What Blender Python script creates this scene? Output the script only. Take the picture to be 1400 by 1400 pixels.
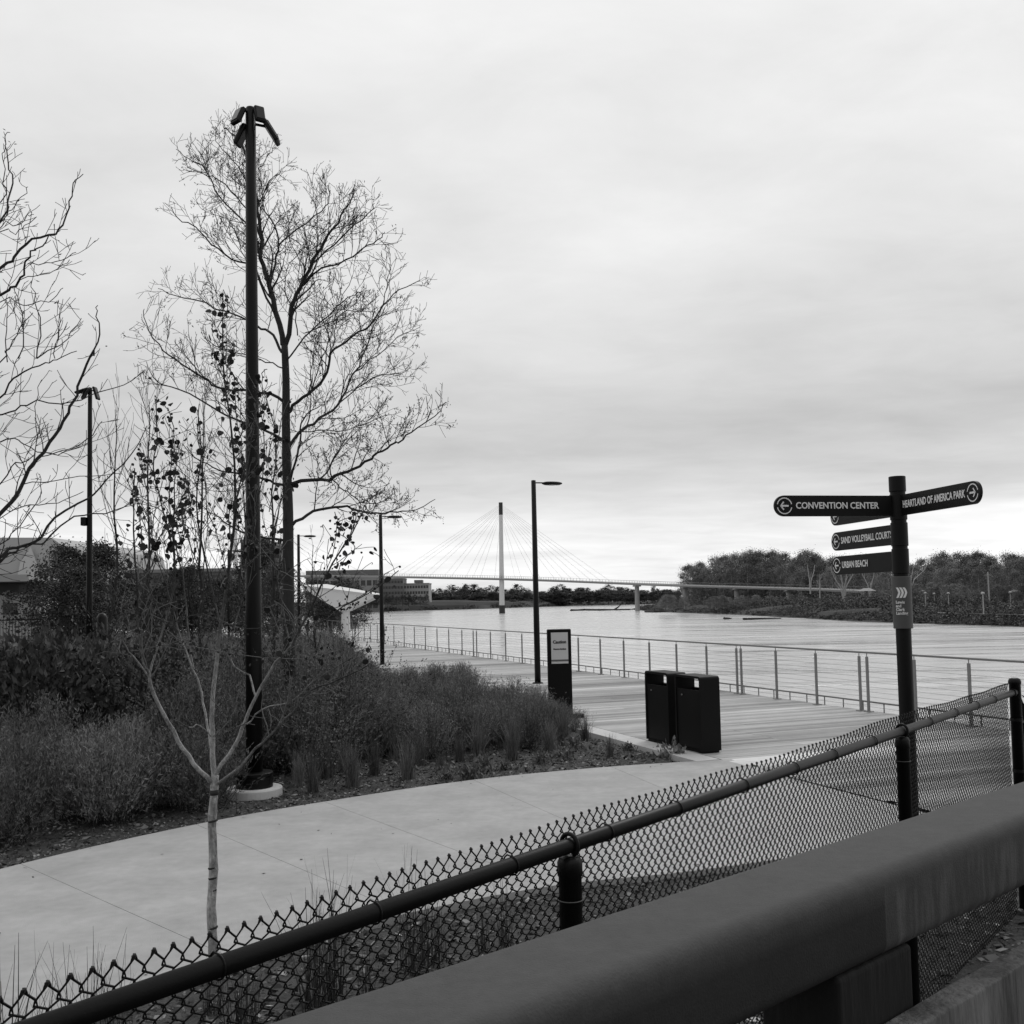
import bpy, math, random
import numpy as np
from mathutils import Vector, Matrix
R = math.radians
random.seed(7); rng = np.random.default_rng(7)
scene = bpy.context.scene
for o in list(bpy.data.objects): bpy.data.objects.remove(o)

# ------------------------------------------------------------------ camera
EYE = 2.2; PITCH = math.atan(81/1400); ROLL = R(1.17); SHY = .0293
cd = bpy.data.cameras.new('camera'); cam = bpy.data.objects.new('camera', cd)
scene.collection.objects.link(cam); scene.camera = cam
cam.matrix_world = Matrix.Translation((0, 0, EYE)) @ Matrix.Rotation(math.pi/2+PITCH, 4, 'X') @ Matrix.Rotation(-ROLL, 4, 'Z')
cd.sensor_width = 36; cd.lens = 36; cd.shift_y = SHY; cd.clip_start = .05; cd.clip_end = 20000
CM = cam.matrix_world.to_3x3()
def ray(px, py): return CM @ Vector(((px-700)/1400, (700-py)/1400+SHY, -1))
def onz(px, py, z=0.): v = ray(px, py); return Vector((0, 0, EYE)) + v*((z-EYE)/v.z)
def at(px, py, Y): v = ray(px, py); return Vector((0, 0, EYE)) + v*(Y/v.y)

# ------------------------------------------------------------------ world, sun, exposure
SUN_EL, SUN_AZ = R(48), R(25)          # azimuth clockwise from +Y
w = bpy.data.worlds.new('World'); scene.world = w; w.use_nodes = True
nt = w.node_tree; N = nt.nodes; L = nt.links; N.clear()
def nd(tree, typ, **kw):
    n = tree.nodes.new(typ)
    for k, v in kw.items(): setattr(n, k, v)
    return n
def mth(tree, op, a, b=None, clamp=False):
    n = nd(tree, 'ShaderNodeMath', operation=op, use_clamp=clamp)
    for i, v in enumerate((a, b)):
        if v is None: continue
        if isinstance(v, (int, float)): n.inputs[i].default_value = v
        else: tree.links.new(v, n.inputs[i])
    return n.outputs[0]
out = nd(nt, 'ShaderNodeOutputWorld'); bg = nd(nt, 'ShaderNodeBackground'); L.new(bg.outputs[0], out.inputs[0])
bg.inputs[1].default_value = .1
sky = nd(nt, 'ShaderNodeTexSky', sky_type='NISHITA', sun_disc=False, sun_elevation=SUN_EL, sun_rotation=SUN_AZ)
bw = nd(nt, 'ShaderNodeRGBToBW'); L.new(sky.outputs[0], bw.inputs[0])
tc = nd(nt, 'ShaderNodeTexCoord'); sp = nd(nt, 'ShaderNodeSeparateXYZ'); L.new(tc.outputs['Generated'], sp.inputs[0])
zc = mth(nt, 'MAXIMUM', sp.outputs[2], 0.)
ramp = nd(nt, 'ShaderNodeValToRGB'); L.new(zc, ramp.inputs[0]); cr = ramp.color_ramp
stops = [(0, .90), (.04, .98), (.07, .90), (.105, .68), (.16, .63), (.24, .72), (.36, .82), (.55, .88), (1, .90)]
while len(cr.elements) < len(stops): cr.elements.new(.5)
for e, (p, v) in zip(cr.elements, stops): e.position = p; e.color = (v, v, v, 1)
cr.interpolation = 'EASE'
# cloud layer: direction projected on a plane overhead
den = mth(nt, 'ADD', zc, .09)
cx = mth(nt, 'DIVIDE', sp.outputs[0], den); cy = mth(nt, 'DIVIDE', sp.outputs[1], den)
cmb = nd(nt, 'ShaderNodeCombineXYZ'); L.new(mth(nt, 'MULTIPLY', cx, .8), cmb.inputs[0]); L.new(cy, cmb.inputs[1])
n1 = nd(nt, 'ShaderNodeTexNoise'); n1.inputs['Scale'].default_value = .55; n1.inputs['Detail'].default_value = 5; n1.inputs['Roughness'].default_value = .5; n1.inputs['Distortion'].default_value = .4
L.new(cmb.outputs[0], n1.inputs['Vector'])
n2 = nd(nt, 'ShaderNodeTexNoise'); n2.inputs['Scale'].default_value = 2.6; n2.inputs['Detail'].default_value = 7; n2.inputs['Roughness'].default_value = .6; n2.inputs['Distortion'].default_value = .35
L.new(cmb.outputs[0], n2.inputs['Vector'])
big = mth(nt, 'MULTIPLY', mth(nt, 'SUBTRACT', n1.outputs[0], .5), .8)
fin = mth(nt, 'MULTIPLY', mth(nt, 'SUBTRACT', n2.outputs[0], .5), .30)
fac = mth(nt, 'ADD', mth(nt, 'ADD', big, fin), 1.)
lum = mth(nt, 'MULTIPLY', ramp.outputs[0], fac)
# sky shaped for backlight: full brightness ahead of the camera, dimmed behind it
yb = nd(nt, 'ShaderNodeMapRange'); L.new(sp.outputs[1], yb.inputs[0])
for i, v in ((1, -.9), (2, .35), (3, .57), (4, 1.)): yb.inputs[i].default_value = v
lum = mth(nt, 'MULTIPLY', lum, yb.outputs[0])
mixv = mth(nt, 'ADD', mth(nt, 'MULTIPLY', lum, 9.6), mth(nt, 'MULTIPLY', bw.outputs[0], .04))
L.new(mixv, bg.inputs[0])

sl = bpy.data.lights.new('sun', 'SUN'); sun = bpy.data.objects.new('sun', sl); scene.collection.objects.link(sun)
sl.energy = .8; sl.angle = R(18); sl.color = (1, 1, 1)
sd = Vector((math.sin(SUN_AZ)*math.cos(SUN_EL), math.cos(SUN_AZ)*math.cos(SUN_EL), math.sin(SUN_EL)))
sun.rotation_euler = sd.to_track_quat('Z', 'Y').to_euler()
vs = scene.view_settings; vs.view_transform = 'Standard'; vs.look = 'None'; vs.exposure = 0; vs.gamma = 1; vs.use_curve_mapping = False

# ------------------------------------------------------------------ materials (the photograph is black and white: every surface is a grey)
MATS = {}
def mat(name, v, rough=.7, var=.25, scale=6., bump=0., bscale=40., metal=0., spec=.4, stretch=(1, 1, 1), dirt=0., attr=None, detail=6):
    if name in MATS: return MATS[name]
    m = bpy.data.materials.new(name); m.use_nodes = True; t = m.node_tree; b = t.nodes['Principled BSDF']
    co = nd(t, 'ShaderNodeTexCoord'); mp = nd(t, 'ShaderNodeMapping'); mp.inputs['Scale'].default_value = stretch
    t.links.new(co.outputs['Object'], mp.inputs[0])
    n = nd(t, 'ShaderNodeTexNoise'); n.inputs['Scale'].default_value = scale; n.inputs['Detail'].default_value = detail; n.inputs['Roughness'].default_value = .6
    t.links.new(mp.outputs[0], n.inputs['Vector'])
    f = mth(t, 'ADD', mth(t, 'MULTIPLY', mth(t, 'SUBTRACT', n.outputs[0], .5), 2*var), 1.)
    if dirt:
        n3 = nd(t, 'ShaderNodeTexNoise'); n3.inputs['Scale'].default_value = scale*.22; n3.inputs['Detail'].default_value = 4
        t.links.new(mp.outputs[0], n3.inputs['Vector'])
        f = mth(t, 'MULTIPLY', f, mth(t, 'ADD', mth(t, 'MULTIPLY', mth(t, 'SUBTRACT', n3.outputs[0], .5), 2*dirt), 1.))
    val = mth(t, 'MULTIPLY', f, v)
    if attr:
        a = nd(t, 'ShaderNodeAttribute'); a.attribute_name = attr
        val = mth(t, 'MULTIPLY', val, a.outputs['Fac'])
    t.links.new(val, b.inputs['Base Color'])
    b.inputs['Roughness'].default_value = rough; b.inputs['Metallic'].default_value = metal; b.inputs['Specular IOR Level'].default_value = spec
    if bump:
        n2 = nd(t, 'ShaderNodeTexNoise'); n2.inputs['Scale'].default_value = bscale; n2.inputs['Detail'].default_value = 5
        t.links.new(mp.outputs[0], n2.inputs['Vector'])
        bp = nd(t, 'ShaderNodeBump'); bp.inputs['Strength'].default_value = bump; bp.inputs['Distance'].default_value = .02
        t.links.new(n2.outputs[0], bp.inputs['Height']); t.links.new(bp.outputs[0], b.inputs['Normal'])
    MATS[name] = m; return m
def leafmat(name, v, var=.5):
    if name in MATS: return MATS[name]
    m = mat(name, v, .7, .25, 3., spec=.18, attr='tone'); t = m.node_tree; b = t.nodes['Principled BSDF']; src = b.inputs['Base Color'].links[0].from_socket
    oi = nd(t, 'ShaderNodeObjectInfo'); r_ = nd(t, 'ShaderNodeMapRange'); t.links.new(oi.outputs['Random'], r_.inputs[0]); r_.inputs[3].default_value = .68; r_.inputs[4].default_value = 1.42
    t.links.new(mth(t, 'MULTIPLY', src, r_.outputs[0]), b.inputs['Base Color']); return m
BLACK = mat('black_paint', .005, .4, .2, 8, bump=.03, bscale=60, spec=.22)
BLACKV = mat('black_vinyl', .006, .45, .3, 20, bump=.08, bscale=200, spec=.22)
BLACKB = mat('bin_steel', .005, .55, .25, 5, spec=.15)
CONC = mat('path_concrete', .415, .9, .20, 9., bump=.35, bscale=150, dirt=.26, detail=12)
CONCL = mat('light_concrete', .6, .9, .12, 8, bump=.2, bscale=100, dirt=.15)
JOINT = mat('joint', .06, .9)
MULCH = mat('mulch', .055, .95, .8, 30, bump=1., bscale=45, dirt=.4)
CHIP = mat('chips', .10, .9, .4, 9, attr='tone')
PLANK = mat('deck_planks', .37, .75, .22, 3., bump=.2, bscale=30, attr='tone', dirt=.2)
WOODT = mat('rail_top_coat', .085, .75, .1, 40, bump=.10, bscale=260, dirt=.14, spec=.12)
BARK = mat('dark_bark', .035, .9, .5, 14, bump=.7, bscale=30, stretch=(1, 1, .3))
BARKB = mat('twig_bark', .03, .9, .4, 14)
BARKL = mat('pale_bark', .40, .8, 1.0, 40, bump=.9, bscale=90, stretch=(1, 1, .55), dirt=.9, attr='tone')
BARKW = mat('white_bark', .42, .8, .3, 1)
STEEL = mat('galvanised_steel', .22, .5, .2, 8, spec=.5)
CABLE = mat('cable_steel', .16, .5, .1, 8, spec=.5)
WHITE = mat('sign_white', .88, .6, .05, 8)
SIGNB = mat('sign_black', .006, .45, .15, 8, spec=.22)
SIGNG = mat('sign_grey', .085, .5, .1, 8)
LEAFD = leafmat('leaf_dark', .085); LEAFM = leafmat('leaf_mid', .19); LEAFF = leafmat('leaf_far', .19)
LEAFR = leafmat('leaf_redbud', .05); GRASS = leafmat('grass_blade', .17); SCRUB = leafmat('scrub', .075)

# ------------------------------------------------------------------ helpers
C = scene.collection
def tag(o, label=None, cat=None, group=None, kind=None):
    if label: o['label'] = label
    if cat: o['category'] = cat
    if group: o['group'] = group
    if kind: o['kind'] = kind
    return o
def thing(name, label, cat, loc=(0, 0, 0), group=None, rz=0.):
    o = bpy.data.objects.new(name, None); C.objects.link(o); o.location = loc; o.rotation_euler = (0, 0, rz)
    o.empty_display_size = .2
    bpy_m = Matrix.Translation(loc) @ Matrix.Rotation(rz, 4, 'Z'); WM[o.name] = bpy_m
    return tag(o, label, cat, group)
WM = {}
class MB:
    def __init__(s): s.v = []; s.f = []; s.t = []
    def add(s, vs, fs, tone=1.):
        b = len(s.v); s.v += [tuple(v) for v in vs]; s.f += [tuple(i+b for i in f) for f in fs]; s.t += [tone]*len(fs); return s
    def box(s, x0, x1, y0, y1, z0, z1, M=None, tone=1.):
        vs = [Vector(p) for p in ((x0, y0, z0), (x1, y0, z0), (x1, y1, z0), (x0, y1, z0), (x0, y0, z1), (x1, y0, z1), (x1, y1, z1), (x0, y1, z1))]
        if M: vs = [M @ v for v in vs]
        return s.add(vs, [(0, 3, 2, 1), (4, 5, 6, 7), (0, 1, 5, 4), (1, 2, 6, 5), (2, 3, 7, 6), (3, 0, 4, 7)], tone)
    def rbox(s, cx, cy, cz, w, d, h, r=.01, M=None, n=3):       # box with rounded vertical-plane edges all round (superellipse rings)
        ring = []
        for (sx, sy, a0) in ((1, 1, 0), (-1, 1, 90), (-1, -1, 180), (1, -1, 270)):
            for k in range(n+1):
                a = R(a0+90*k/n); ring.append((sx*(w/2-r)+r*math.cos(a), sy*(d/2-r)+r*math.sin(a), a))
        prof = [(-h/2, r), ] + [(-h/2+r-r*math.cos(R(90*k/n)), r-r*math.sin(R(90*k/n))) for k in range(1, n+1)]
        prof += [(-z, i) for z, i in reversed(prof)]
        vs = []; m = len(ring)
        for z, ins in prof:
            for x, y, a in ring:
                v = Vector((cx+x-ins*math.cos(a), cy+y-ins*math.sin(a), cz+z)); vs.append(M @ v if M else v)
        fs = []
        for j in range(len(prof)-1):
            for i in range(m): fs.append((j*m+i, j*m+(i+1) % m, (j+1)*m+(i+1) % m, (j+1)*m+i))
        fs.append(tuple(range(m-1, -1, -1))); fs.append(tuple((len(prof)-1)*m+i for i in range(m)))
        return s.add(vs, fs)
    def tube(s, pts, rad, n=6, cap=True, tone=1.):
        pts = [Vector(p) for p in pts]
        if isinstance(rad, (int, float)): rad = [rad]*len(pts)
        t = (pts[1]-pts[0]).normalized(); u = t.orthogonal().normalized(); vs = []
        for i, p in enumerate(pts):
            if 0 < i < len(pts)-1: t = (pts[i+1]-pts[i-1])
            elif i: t = pts[i]-pts[i-1]
            t = t.normalized() if t.length > 1e-9 else Vector((0, 0, 1))
            u = (u-t*u.dot(t)); u = u.normalized() if u.length > 1e-6 else t.orthogonal().normalized()
            w_ = t.cross(u)
            for k in range(n):
                a = 2*math.pi*k/n; vs.append(p+(u*math.cos(a)+w_*math.sin(a))*rad[i])
        fs = [(j*n+i, j*n+(i+1) % n, (j+1)*n+(i+1) % n, (j+1)*n+i) for j in range(len(pts)-1) for i in range(n)]
        if cap: fs += [tuple(range(n-1, -1, -1)), tuple((len(pts)-1)*n+i for i in range(n))]
        return s.add(vs, fs, tone)
    def lathe(s, prof, n=24, M=None):
        vs = []; 
        for r_, z in prof:
            for k in range(n):
                a = 2*math.pi*k/n; v = Vector((r_*math.cos(a), r_*math.sin(a), z)); vs.append(M @ v if M else v)
        fs = [(j*n+i, j*n+(i+1) % n, (j+1)*n+(i+1) % n, (j+1)*n+i) for j in range(len(prof)-1) for i in range(n)]
        fs += [tuple(range(n-1, -1, -1)), tuple((len(prof)-1)*n+i for i in range(n))]
        return s.add(vs, fs)
    def prism(s, poly, z0, z1, M=None):
        n = len(poly); vs = [Vector((x, y, z0)) for x, y in poly]+[Vector((x, y, z1)) for x, y in poly]
        if M: vs = [M @ v for v in vs]
        return s.add(vs, [tuple(range(n-1, -1, -1)), tuple(range(n, 2*n))]+[(i, (i+1) % n, n+(i+1) % n, n+i) for i in range(n)])
    def build(s, name, m, parent=None, smooth=False):
        me = bpy.data.meshes.new(name); me.from_pydata(s.v, [], s.f); return link(name, me, m, parent, s.t, smooth)
def link(name, me, m, parent=None, tones=None, smooth=False):
    if tones is not None and len(tones):
        a = me.attributes.new('tone', 'FLOAT', 'FACE'); a.data.foreach_set('value', np.asarray(tones, dtype=np.float32))
    me.materials.append(m)
    if smooth: me.shade_smooth()
    o = bpy.data.objects.new(name, me); C.objects.link(o)
    if parent is not None:
        o.parent = parent
        M = WM.get(parent.name)
        if M is not None and (M - Matrix.Identity(4)).to_4x4() != Matrix(((0,)*4,)*4): me.transform(M.inverted())
        WM[o.name] = M if M is not None else Matrix.Identity(4)
    return o
# all part geometry is given in WORLD coordinates and moved into its thing's frame by link()
def fast(name, verts, quads, m, parent=None, tones=None):
    me = bpy.data.meshes.new(name); nv, nf = len(verts), len(quads); k = quads.shape[1]
    me.vertices.add(nv); me.vertices.foreach_set('co', np.asarray(verts, np.float32).ravel())
    me.loops.add(nf*k); me.loops.foreach_set('vertex_index', np.asarray(quads, np.int32).ravel())
    me.polygons.add(nf); me.polygons.foreach_set('loop_start', np.arange(0, nf*k, k, dtype=np.int32))
    me.update(calc_edges=True); me.validate()
    return link(name, me, m, parent, tones)
def leafarr(cen, ln, wd, dirs=None, jit=1., fold=0.):
    """rhombic leaf faces at the given centres; dirs = preferred axis"""
    n = len(cen); a = rng.normal(size=(n, 3))
    if dirs is not None: a = dirs+a*jit
    a /= np.linalg.norm(a, axis=1)[:, None]+1e-9
    b = np.cross(a, rng.normal(size=(n, 3))); b /= np.linalg.norm(b, axis=1)[:, None]+1e-9
    l = (np.asarray(ln)*rng.uniform(.6, 1.25, n))[:, None]*.5; w_ = (np.asarray(wd)*rng.uniform(.7, 1.2, n))[:, None]*.5
    nrm = np.cross(a, b)
    V = np.stack([cen-a*l, cen+b*w_-a*l*.1+nrm*w_*fold, cen+a*l, cen-b*w_-a*l*.1+nrm*w_*fold], 1).reshape(-1, 3)
    return V, np.arange(n*4).reshape(-1, 4)
def children(o): return [c for c in bpy.data.objects if c.parent == o]
def copy_tree(o, parent=None, kids={}):
    c = o.copy(); C.objects.link(c); c.parent = parent
    ch = kids.get(o.name)
    if ch is None: ch = kids[o.name] = children(o)
    for k in ch: copy_tree(k, c)
    return c
def text(s, size, m, M, parent, name='lettering', xs=1., bold=.0, ext=.0012, align='LEFT', lsp=1.):
    cu = bpy.data.curves.new('t', 'FONT'); cu.body = s; cu.size = size; cu.extrude = ext; cu.offset = bold; cu.align_x = align; cu.align_y = 'CENTER'; cu.space_line = lsp; cu.resolution_u = 3
    ob = bpy.data.objects.new('t', cu); me = bpy.data.meshes.new_from_object(ob)
    bpy.data.objects.remove(ob); me.materials.clear(); me.transform(M @ Matrix.Diagonal((xs, 1, 1, 1)))
    return link(name, me, m, parent)
def frame(o, x, z):        # local axes: x along, z out of face
    x = Vector(x).normalized(); z = Vector(z).normalized(); y = z.cross(x)
    M = Matrix((x, y, z)).transposed().to_4x4(); M.translation = o; return M

# ------------------------------------------------------------------ river-front frame: s along the railing (away), w across it (towards the river)
O = Vector((6.6, 19.3, 0)); ES = Vector((-.347, .938, 0)).normalized(); EW = Vector((ES.y, -ES.x, 0))
def SW(s, w_, z=0.): return O + ES*s + EW*w_ + Vector((0, 0, z))
def sw(p): d = Vector((p[0], p[1], 0))-O; return d.dot(ES), d.dot(EW)
DW = -5.4; WATER = -4.6
# path outline: far edge and near edge points at each joint
FE = [onz(*p) for p in ((-420, 1300), (28, 1181), (268, 1127), (443, 1096), (647, 1066), (835, 1048), (1000, 1038))]
NE = [onz(*p) for p in ((-420, 1560), (320, 1311), (555, 1249), (755, 1211), (935, 1192), (1120, 1168), (1330, 1150))]
def crom(P, n=6):
    out = []
    for i in range(len(P)-1):
        p0, p1, p2, p3 = P[max(i-1, 0)], P[i], P[i+1], P[min(i+2, len(P)-1)]
        seg = []
        for k in range(n+1):
            t = k/n; seg.append(.5*((2*p1)+(p2-p0)*t+(2*p0-5*p1+4*p2-p3)*t*t+(3*p1-p0-3*p2+p3)*t**3))
        out.append(seg)
    return out
FES, NES = crom(FE), crom(NE)
NEp = np.array([[p.x, p.y] for sgm in NES for p in sgm]); FEp = np.array([[p.x, p.y] for sgm in FES for p in sgm])
def sdist(P, line):     # signed distance to a polyline, positive on its right-hand side
    best = np.full(len(P), 1e9); sg = np.zeros(len(P))
    for a, b in zip(line[:-1], line[1:]):
        ab = b-a; l2 = ab@ab
        if l2 < 1e-9: continue
        t = np.clip(((P-a)@ab)/l2, 0, 1); d = P-(a+t[:, None]*ab); dd = np.hypot(d[:, 0], d[:, 1])
        c = ab[0]*(P[:, 1]-a[1])-ab[1]*(P[:, 0]-a[0]); m = dd < best-1e-9
        best[m] = dd[m]; sg[m] = -np.sign(c[m])
    return best*sg
def vnoise(x, y, seed=0):
    s = np.zeros_like(x)
    for i, (f, a) in enumerate(((.35, 1), (.9, .5), (2.1, .3), (5.3, .16), (11., .1))):
        s += a*np.sin(x*f*1.3+seed+i*1.7+1.5*np.sin(y*f*.9+i))*np.cos(y*f*1.1-seed*.7+i*2.3+1.2*np.sin(x*f*.8))
    return s
def ground_z(P):
    P = np.atleast_2d(P).astype(float); d = sdist(P, NEp)
    far = (P[:, 0] < -30) | (P[:, 1] > 40) | (P[:, 0] > 14) | (P[:, 1] < -12)
    t = np.clip(d/2.9, 0, 1); t = t*t*(3-2*t); t2 = np.clip((d-3.2)/1.5, 0, 1)
    z = -.05+.07*t+.03*t2
    z += np.where(d > .1, np.clip((d-.1)*.5, 0, 1), 1)*.018*vnoise(P[:, 0]*2, P[:, 1]*2, 3)
    z = np.where(far & (P[:, 1] > 40), -.05, z)
    ww = (P[:, 0]-O.x)*EW.x+(P[:, 1]-O.y)*EW.y
    return np.where((ww > DW-.45), np.minimum(z, -.16), z)
gz = lambda x, y: float(ground_z([[x, y]])[0])

# ---- ground sheet
def axis(knots):
    out = []
    for (a, b, n) in knots: out += list(np.linspace(a, b, n, endpoint=False))
    return out+[knots[-1][1]]
sa = axis([(-90, -24, 10), (-24, 14, 230), (14, 40, 30), (40, 300, 30)]); wa = axis([(-600, -60, 14), (-60, -24, 16), (-24, -5, 130), (-5, .22, 8)])
S, W_ = np.meshgrid(sa, wa, indexing='ij')
X = O.x+S*ES.x+W_*EW.x; Y = O.y+S*ES.y+W_*EW.y
Z = ground_z(np.stack([X.ravel(), Y.ravel()], 1))
V = np.stack([X.ravel(), Y.ravel(), Z], 1); nw = len(wa); I = np.arange((len(sa)-1)*nw).reshape(-1, nw)[:, :-1].ravel()
o = fast('ground', V, np.stack([I, I+nw, I+nw+1, I+1], 1)[:, ::-1], MULCH); o.data.shade_smooth(); tag(o, kind='structure')
mb = MB(); a, b = SW(-90, .22), SW(300, .22)
for k in range(1): mb.add([a+Vector((0, 0, -.16)), b+Vector((0, 0, -.16)), b+Vector((0, 0, -8)), a+Vector((0, 0, -8))], [(0, 1, 2, 3)])
tag(mb.build('river_wall', mat('bulkhead', .12, .8, .3, 2)), kind='structure')
# ---- concrete path: separate slabs with open joints
mb = MB()
for i in range(len(FES)):
    f, n_ = FES[i], NES[i]; e = .0028
    vs = []
    for k, (p, q) in enumerate(zip(f, n_)):
        d = (f[1]-f[0]).normalized() if k == 0 else (-(f[-1]-f[-2]).normalized() if k == len(f)-1 else Vector((0, 0, 0)))
        for j in range(5): vs.append(p.lerp(q, j/4)+d*e)
    m = len(f); top = len(vs); vs += [v+Vector((0, 0, -.12)) for v in vs]
    fs = [(k*5+j, (k+1)*5+j, (k+1)*5+j+1, k*5+j+1)[::-1] for k in range(m-1) for j in range(4)]
    for k in range(m-1):
        fs += [(k*5, (k+1)*5, (k+1)*5+top, k*5+top), (k*5+4, k*5+4+top, (k+1)*5+4+top, (k+1)*5+4)]
    for j in range(4):
        fs += [(j, j+top, j+1+top, j+1), ((m-1)*5+j, (m-1)*5+j+1, (m-1)*5+j+1+top, (m-1)*5+j+top)]
    mb.add(vs, fs)
# landing between the last slab and the deck
P = [FES[-1][-1], SW(-3.9, DW-.04), SW(-11.5, DW-.04), NES[-1][-1]]
s0, w0 = sw(P[0])
mb.prism([(v.x, v.y) for v in (P[0]+Vector((.015, 0, 0)), SW(s0, DW-.04), SW(-14, DW-.04), P[3]+Vector((.015, 0, 0)))][::-1], -.12, -.001)
tag(mb.build('path', CONC), kind='structure')
# concrete border along the deck
mb = MB()
for k in range(40):
    a = -3.6+k*2.4
    M = frame(SW(a, DW-.03, 0), ES, (0, 0, 1))
    mb.box(.006, 2.394, 0, .36, -.2, .004, M)
tag(mb.build('deck_border', CONCL), kind='structure')
# ---- boardwalk planks
mb = MB(); s = -16.; tn = 1.
while s < 95:
    wd = .139 if s < 40 else .28
    tn = .7*tn+.3*random.choice((.2, .5, .9, 1.2, 1.6, 1.9)); M = frame(SW(s, 0), ES, (0, 0, 1))
    # plank joints: boards in lengths
    c = [DW, DW+1.8+random.choice((0, .6, 1.2)), 0.17]
    for a, b in zip(c[:-1], c[1:]):
        t = tn*random.uniform(.78, 1.22)
        mb.box(.004, wd-.004, -b+.002, -a-.002, -.04, random.uniform(-.0015, .0015), M, t)
    s += wd
tag(mb.build('boardwalk', PLANK), kind='structure')
# second walkway glimpsed behind the hedges
mb = MB(); mb.add([onz(-60, 866, .0), onz(-60, 858, .0), onz(330, 857, .0), onz(330, 864, .0)], [(0, 1, 2, 3)])
tag(mb.build('far_path', CONCL), kind='structure')

# ------------------------------------------------------------------ river
mw = bpy.data.materials.new('river_water'); mw.use_nodes = True; t = mw.node_tree; b = t.nodes['Principled BSDF']
b.inputs['Base Color'].default_value = (.47, .47, .47, 1); b.inputs['Roughness'].default_value = .2; b.inputs['IOR'].default_value = 1.8; b.inputs['Specular IOR Level'].default_value = .7
co = nd(t, 'ShaderNodeTexCoord')
def wav(scale, stx, sty, rot, det=4):
    mp = nd(t, 'ShaderNodeMapping'); mp.inputs['Scale'].default_value = (stx, sty, 1); mp.inputs['Rotation'].default_value = (0, 0, rot)
    t.links.new(co.outputs['Object'], mp.inputs[0])
    n = nd(t, 'ShaderNodeTexNoise'); n.inputs['Scale'].default_value = scale; n.inputs['Detail'].default_value = det; n.inputs['Distortion'].default_value = .6
    t.links.new(mp.outputs[0], n.inputs['Vector']); return n.outputs[0]
w1 = wav(1., .16, .55, R(-8)); w2 = wav(1., .02, .10, R(-10), 3); w3 = wav(1., .9, 2.2, R(-8), 3)
h = mth(t, 'ADD', mth(t, 'MULTIPLY', w1, .35), mth(t, 'MULTIPLY', w3, .06))
msk = nd(t, 'ShaderNodeMapRange'); t.links.new(w2, msk.inputs[0])
for i, v in ((1, .49), (2, .60), (3, .06), (4, 1.4)): msk.inputs[i].default_value = v
w4 = wav(1., .035, .28, R(-12), 5)
h = mth(t, 'ADD', h, mth(t, 'MULTIPLY', w4, .9))
bp = nd(t, 'ShaderNodeBump'); bp.inputs['Distance'].default_value = .55
t.links.new(msk.outputs[0], bp.inputs['Strength']); t.links.new(h, bp.inputs['Height']); t.links.new(bp.outputs[0], b.inputs['Normal'])
rg_ = nd(t, 'ShaderNodeMapRange'); t.links.new(w4, rg_.inputs[0])
for i, v in ((1, .35), (2, .65), (3, .10), (4, .30)): rg_.inputs[i].default_value = v
t.links.new(rg_.outputs[0], b.inputs['Roughness'])
mb = MB(); mb.add([(-6000, -800, WATER), (6000, -800, WATER), (6000, 14000, WATER), (-6000, 14000, WATER)], [(0, 1, 2, 3)])
tag(mb.build('river', mw), kind='structure')

# ------------------------------------------------------------------ far land: shore strips (waterline, bank top, hinterland)
BANK = mat('bank_earth', .035, .95, .6, .12, dirt=.5); LAWN = mat('lawn', .075, .95, .3, .05, dirt=.3)
def shore(name, pts, m, away, topz, back, zb):
    """pts waterline (world), away = direction inland"""
    mb = MB(); n = len(pts); rows = []
    for fr, in_, z in ((0, -6, -1.2), (0, 0, 0.), (0, 5, .45), (0, 12, .85), (0, 22, 1.), (0, back, zb)):
        r_ = []
        for i, p in enumerate(pts):
            av = away[i] if isinstance(away, list) else away; tz = topz[i] if isinstance(topz, list) else topz
            q = p+Vector(av).normalized()*in_ + Vector((rng.normal()*1.2, rng.normal()*1.2, 0))*(1 if in_ < 100 else 0)
            if in_ == -6: zz = WATER-1.5
            elif in_ == back: zz = zb
            else: zz = WATER+(tz-WATER)*z + (rng.normal()*.25 if in_ > 0 else 0)
            r_.append((q.x, q.y, zz))
        rows.append(r_)
    vs = [v for r_ in rows for v in r_]
    fs = [(j*n+i, j*n+i+1, (j+1)*n+i+1, (j+1)*n+i) for j in range(len(rows)-1) for i in range(n-1)]
    return tag(mb.add(vs, fs).build(name, m), kind='structure')
def dense(pts, step):
    out = []
    for a, b in zip(pts[:-1], pts[1:]):
        k = max(1, int((b-a).length/step)); out += [a.lerp(b, i/k) for i in range(k)]
    return out+[pts[-1]]
RB = [onz(*p, WATER) for p in ((1000, 826), (866, 833.5), (905, 837), (985, 839.5), (1060, 843), (1150, 848.5), (1250, 852.5), (1400, 857), (1800, 874))]
RB = [Vector((260, 900, WATER))]+RB[1:]
RBd = dense(RB, 9)
def rtop(p): return -1.2 if p.y > 300 else (-2.5 if p.y < 240 else -2.5+1.3*(p.y-240)/60)
shore('river_bank', RBd, BANK, Vector((1, .25, 0)), [rtop(p) for p in RBd], 1600, -1.5)
LB = [Vector((-170, 240, WATER)), Vector((-230, 500, WATER))]+[onz(*p, WATER) for p in ((400, 839.5), (480, 837.5), (560, 835), (640, 833), (700, 831), (790, 828), (850, 826.8), (960, 824))]
LBd = dense(LB, 25)
shore('far_shore', LBd, mat('shore_grass', .05, .95, .4, .05, dirt=.3), Vector((-.25, 1, 0)), [5. if p.x < -80 else max(-1., 5-(p.x+80)*.03) for p in LBd], 9000, 3.)

# ================================================================== STRUCTURES AND OBJECTS
UP = Vector((0, 0, 1))
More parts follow.
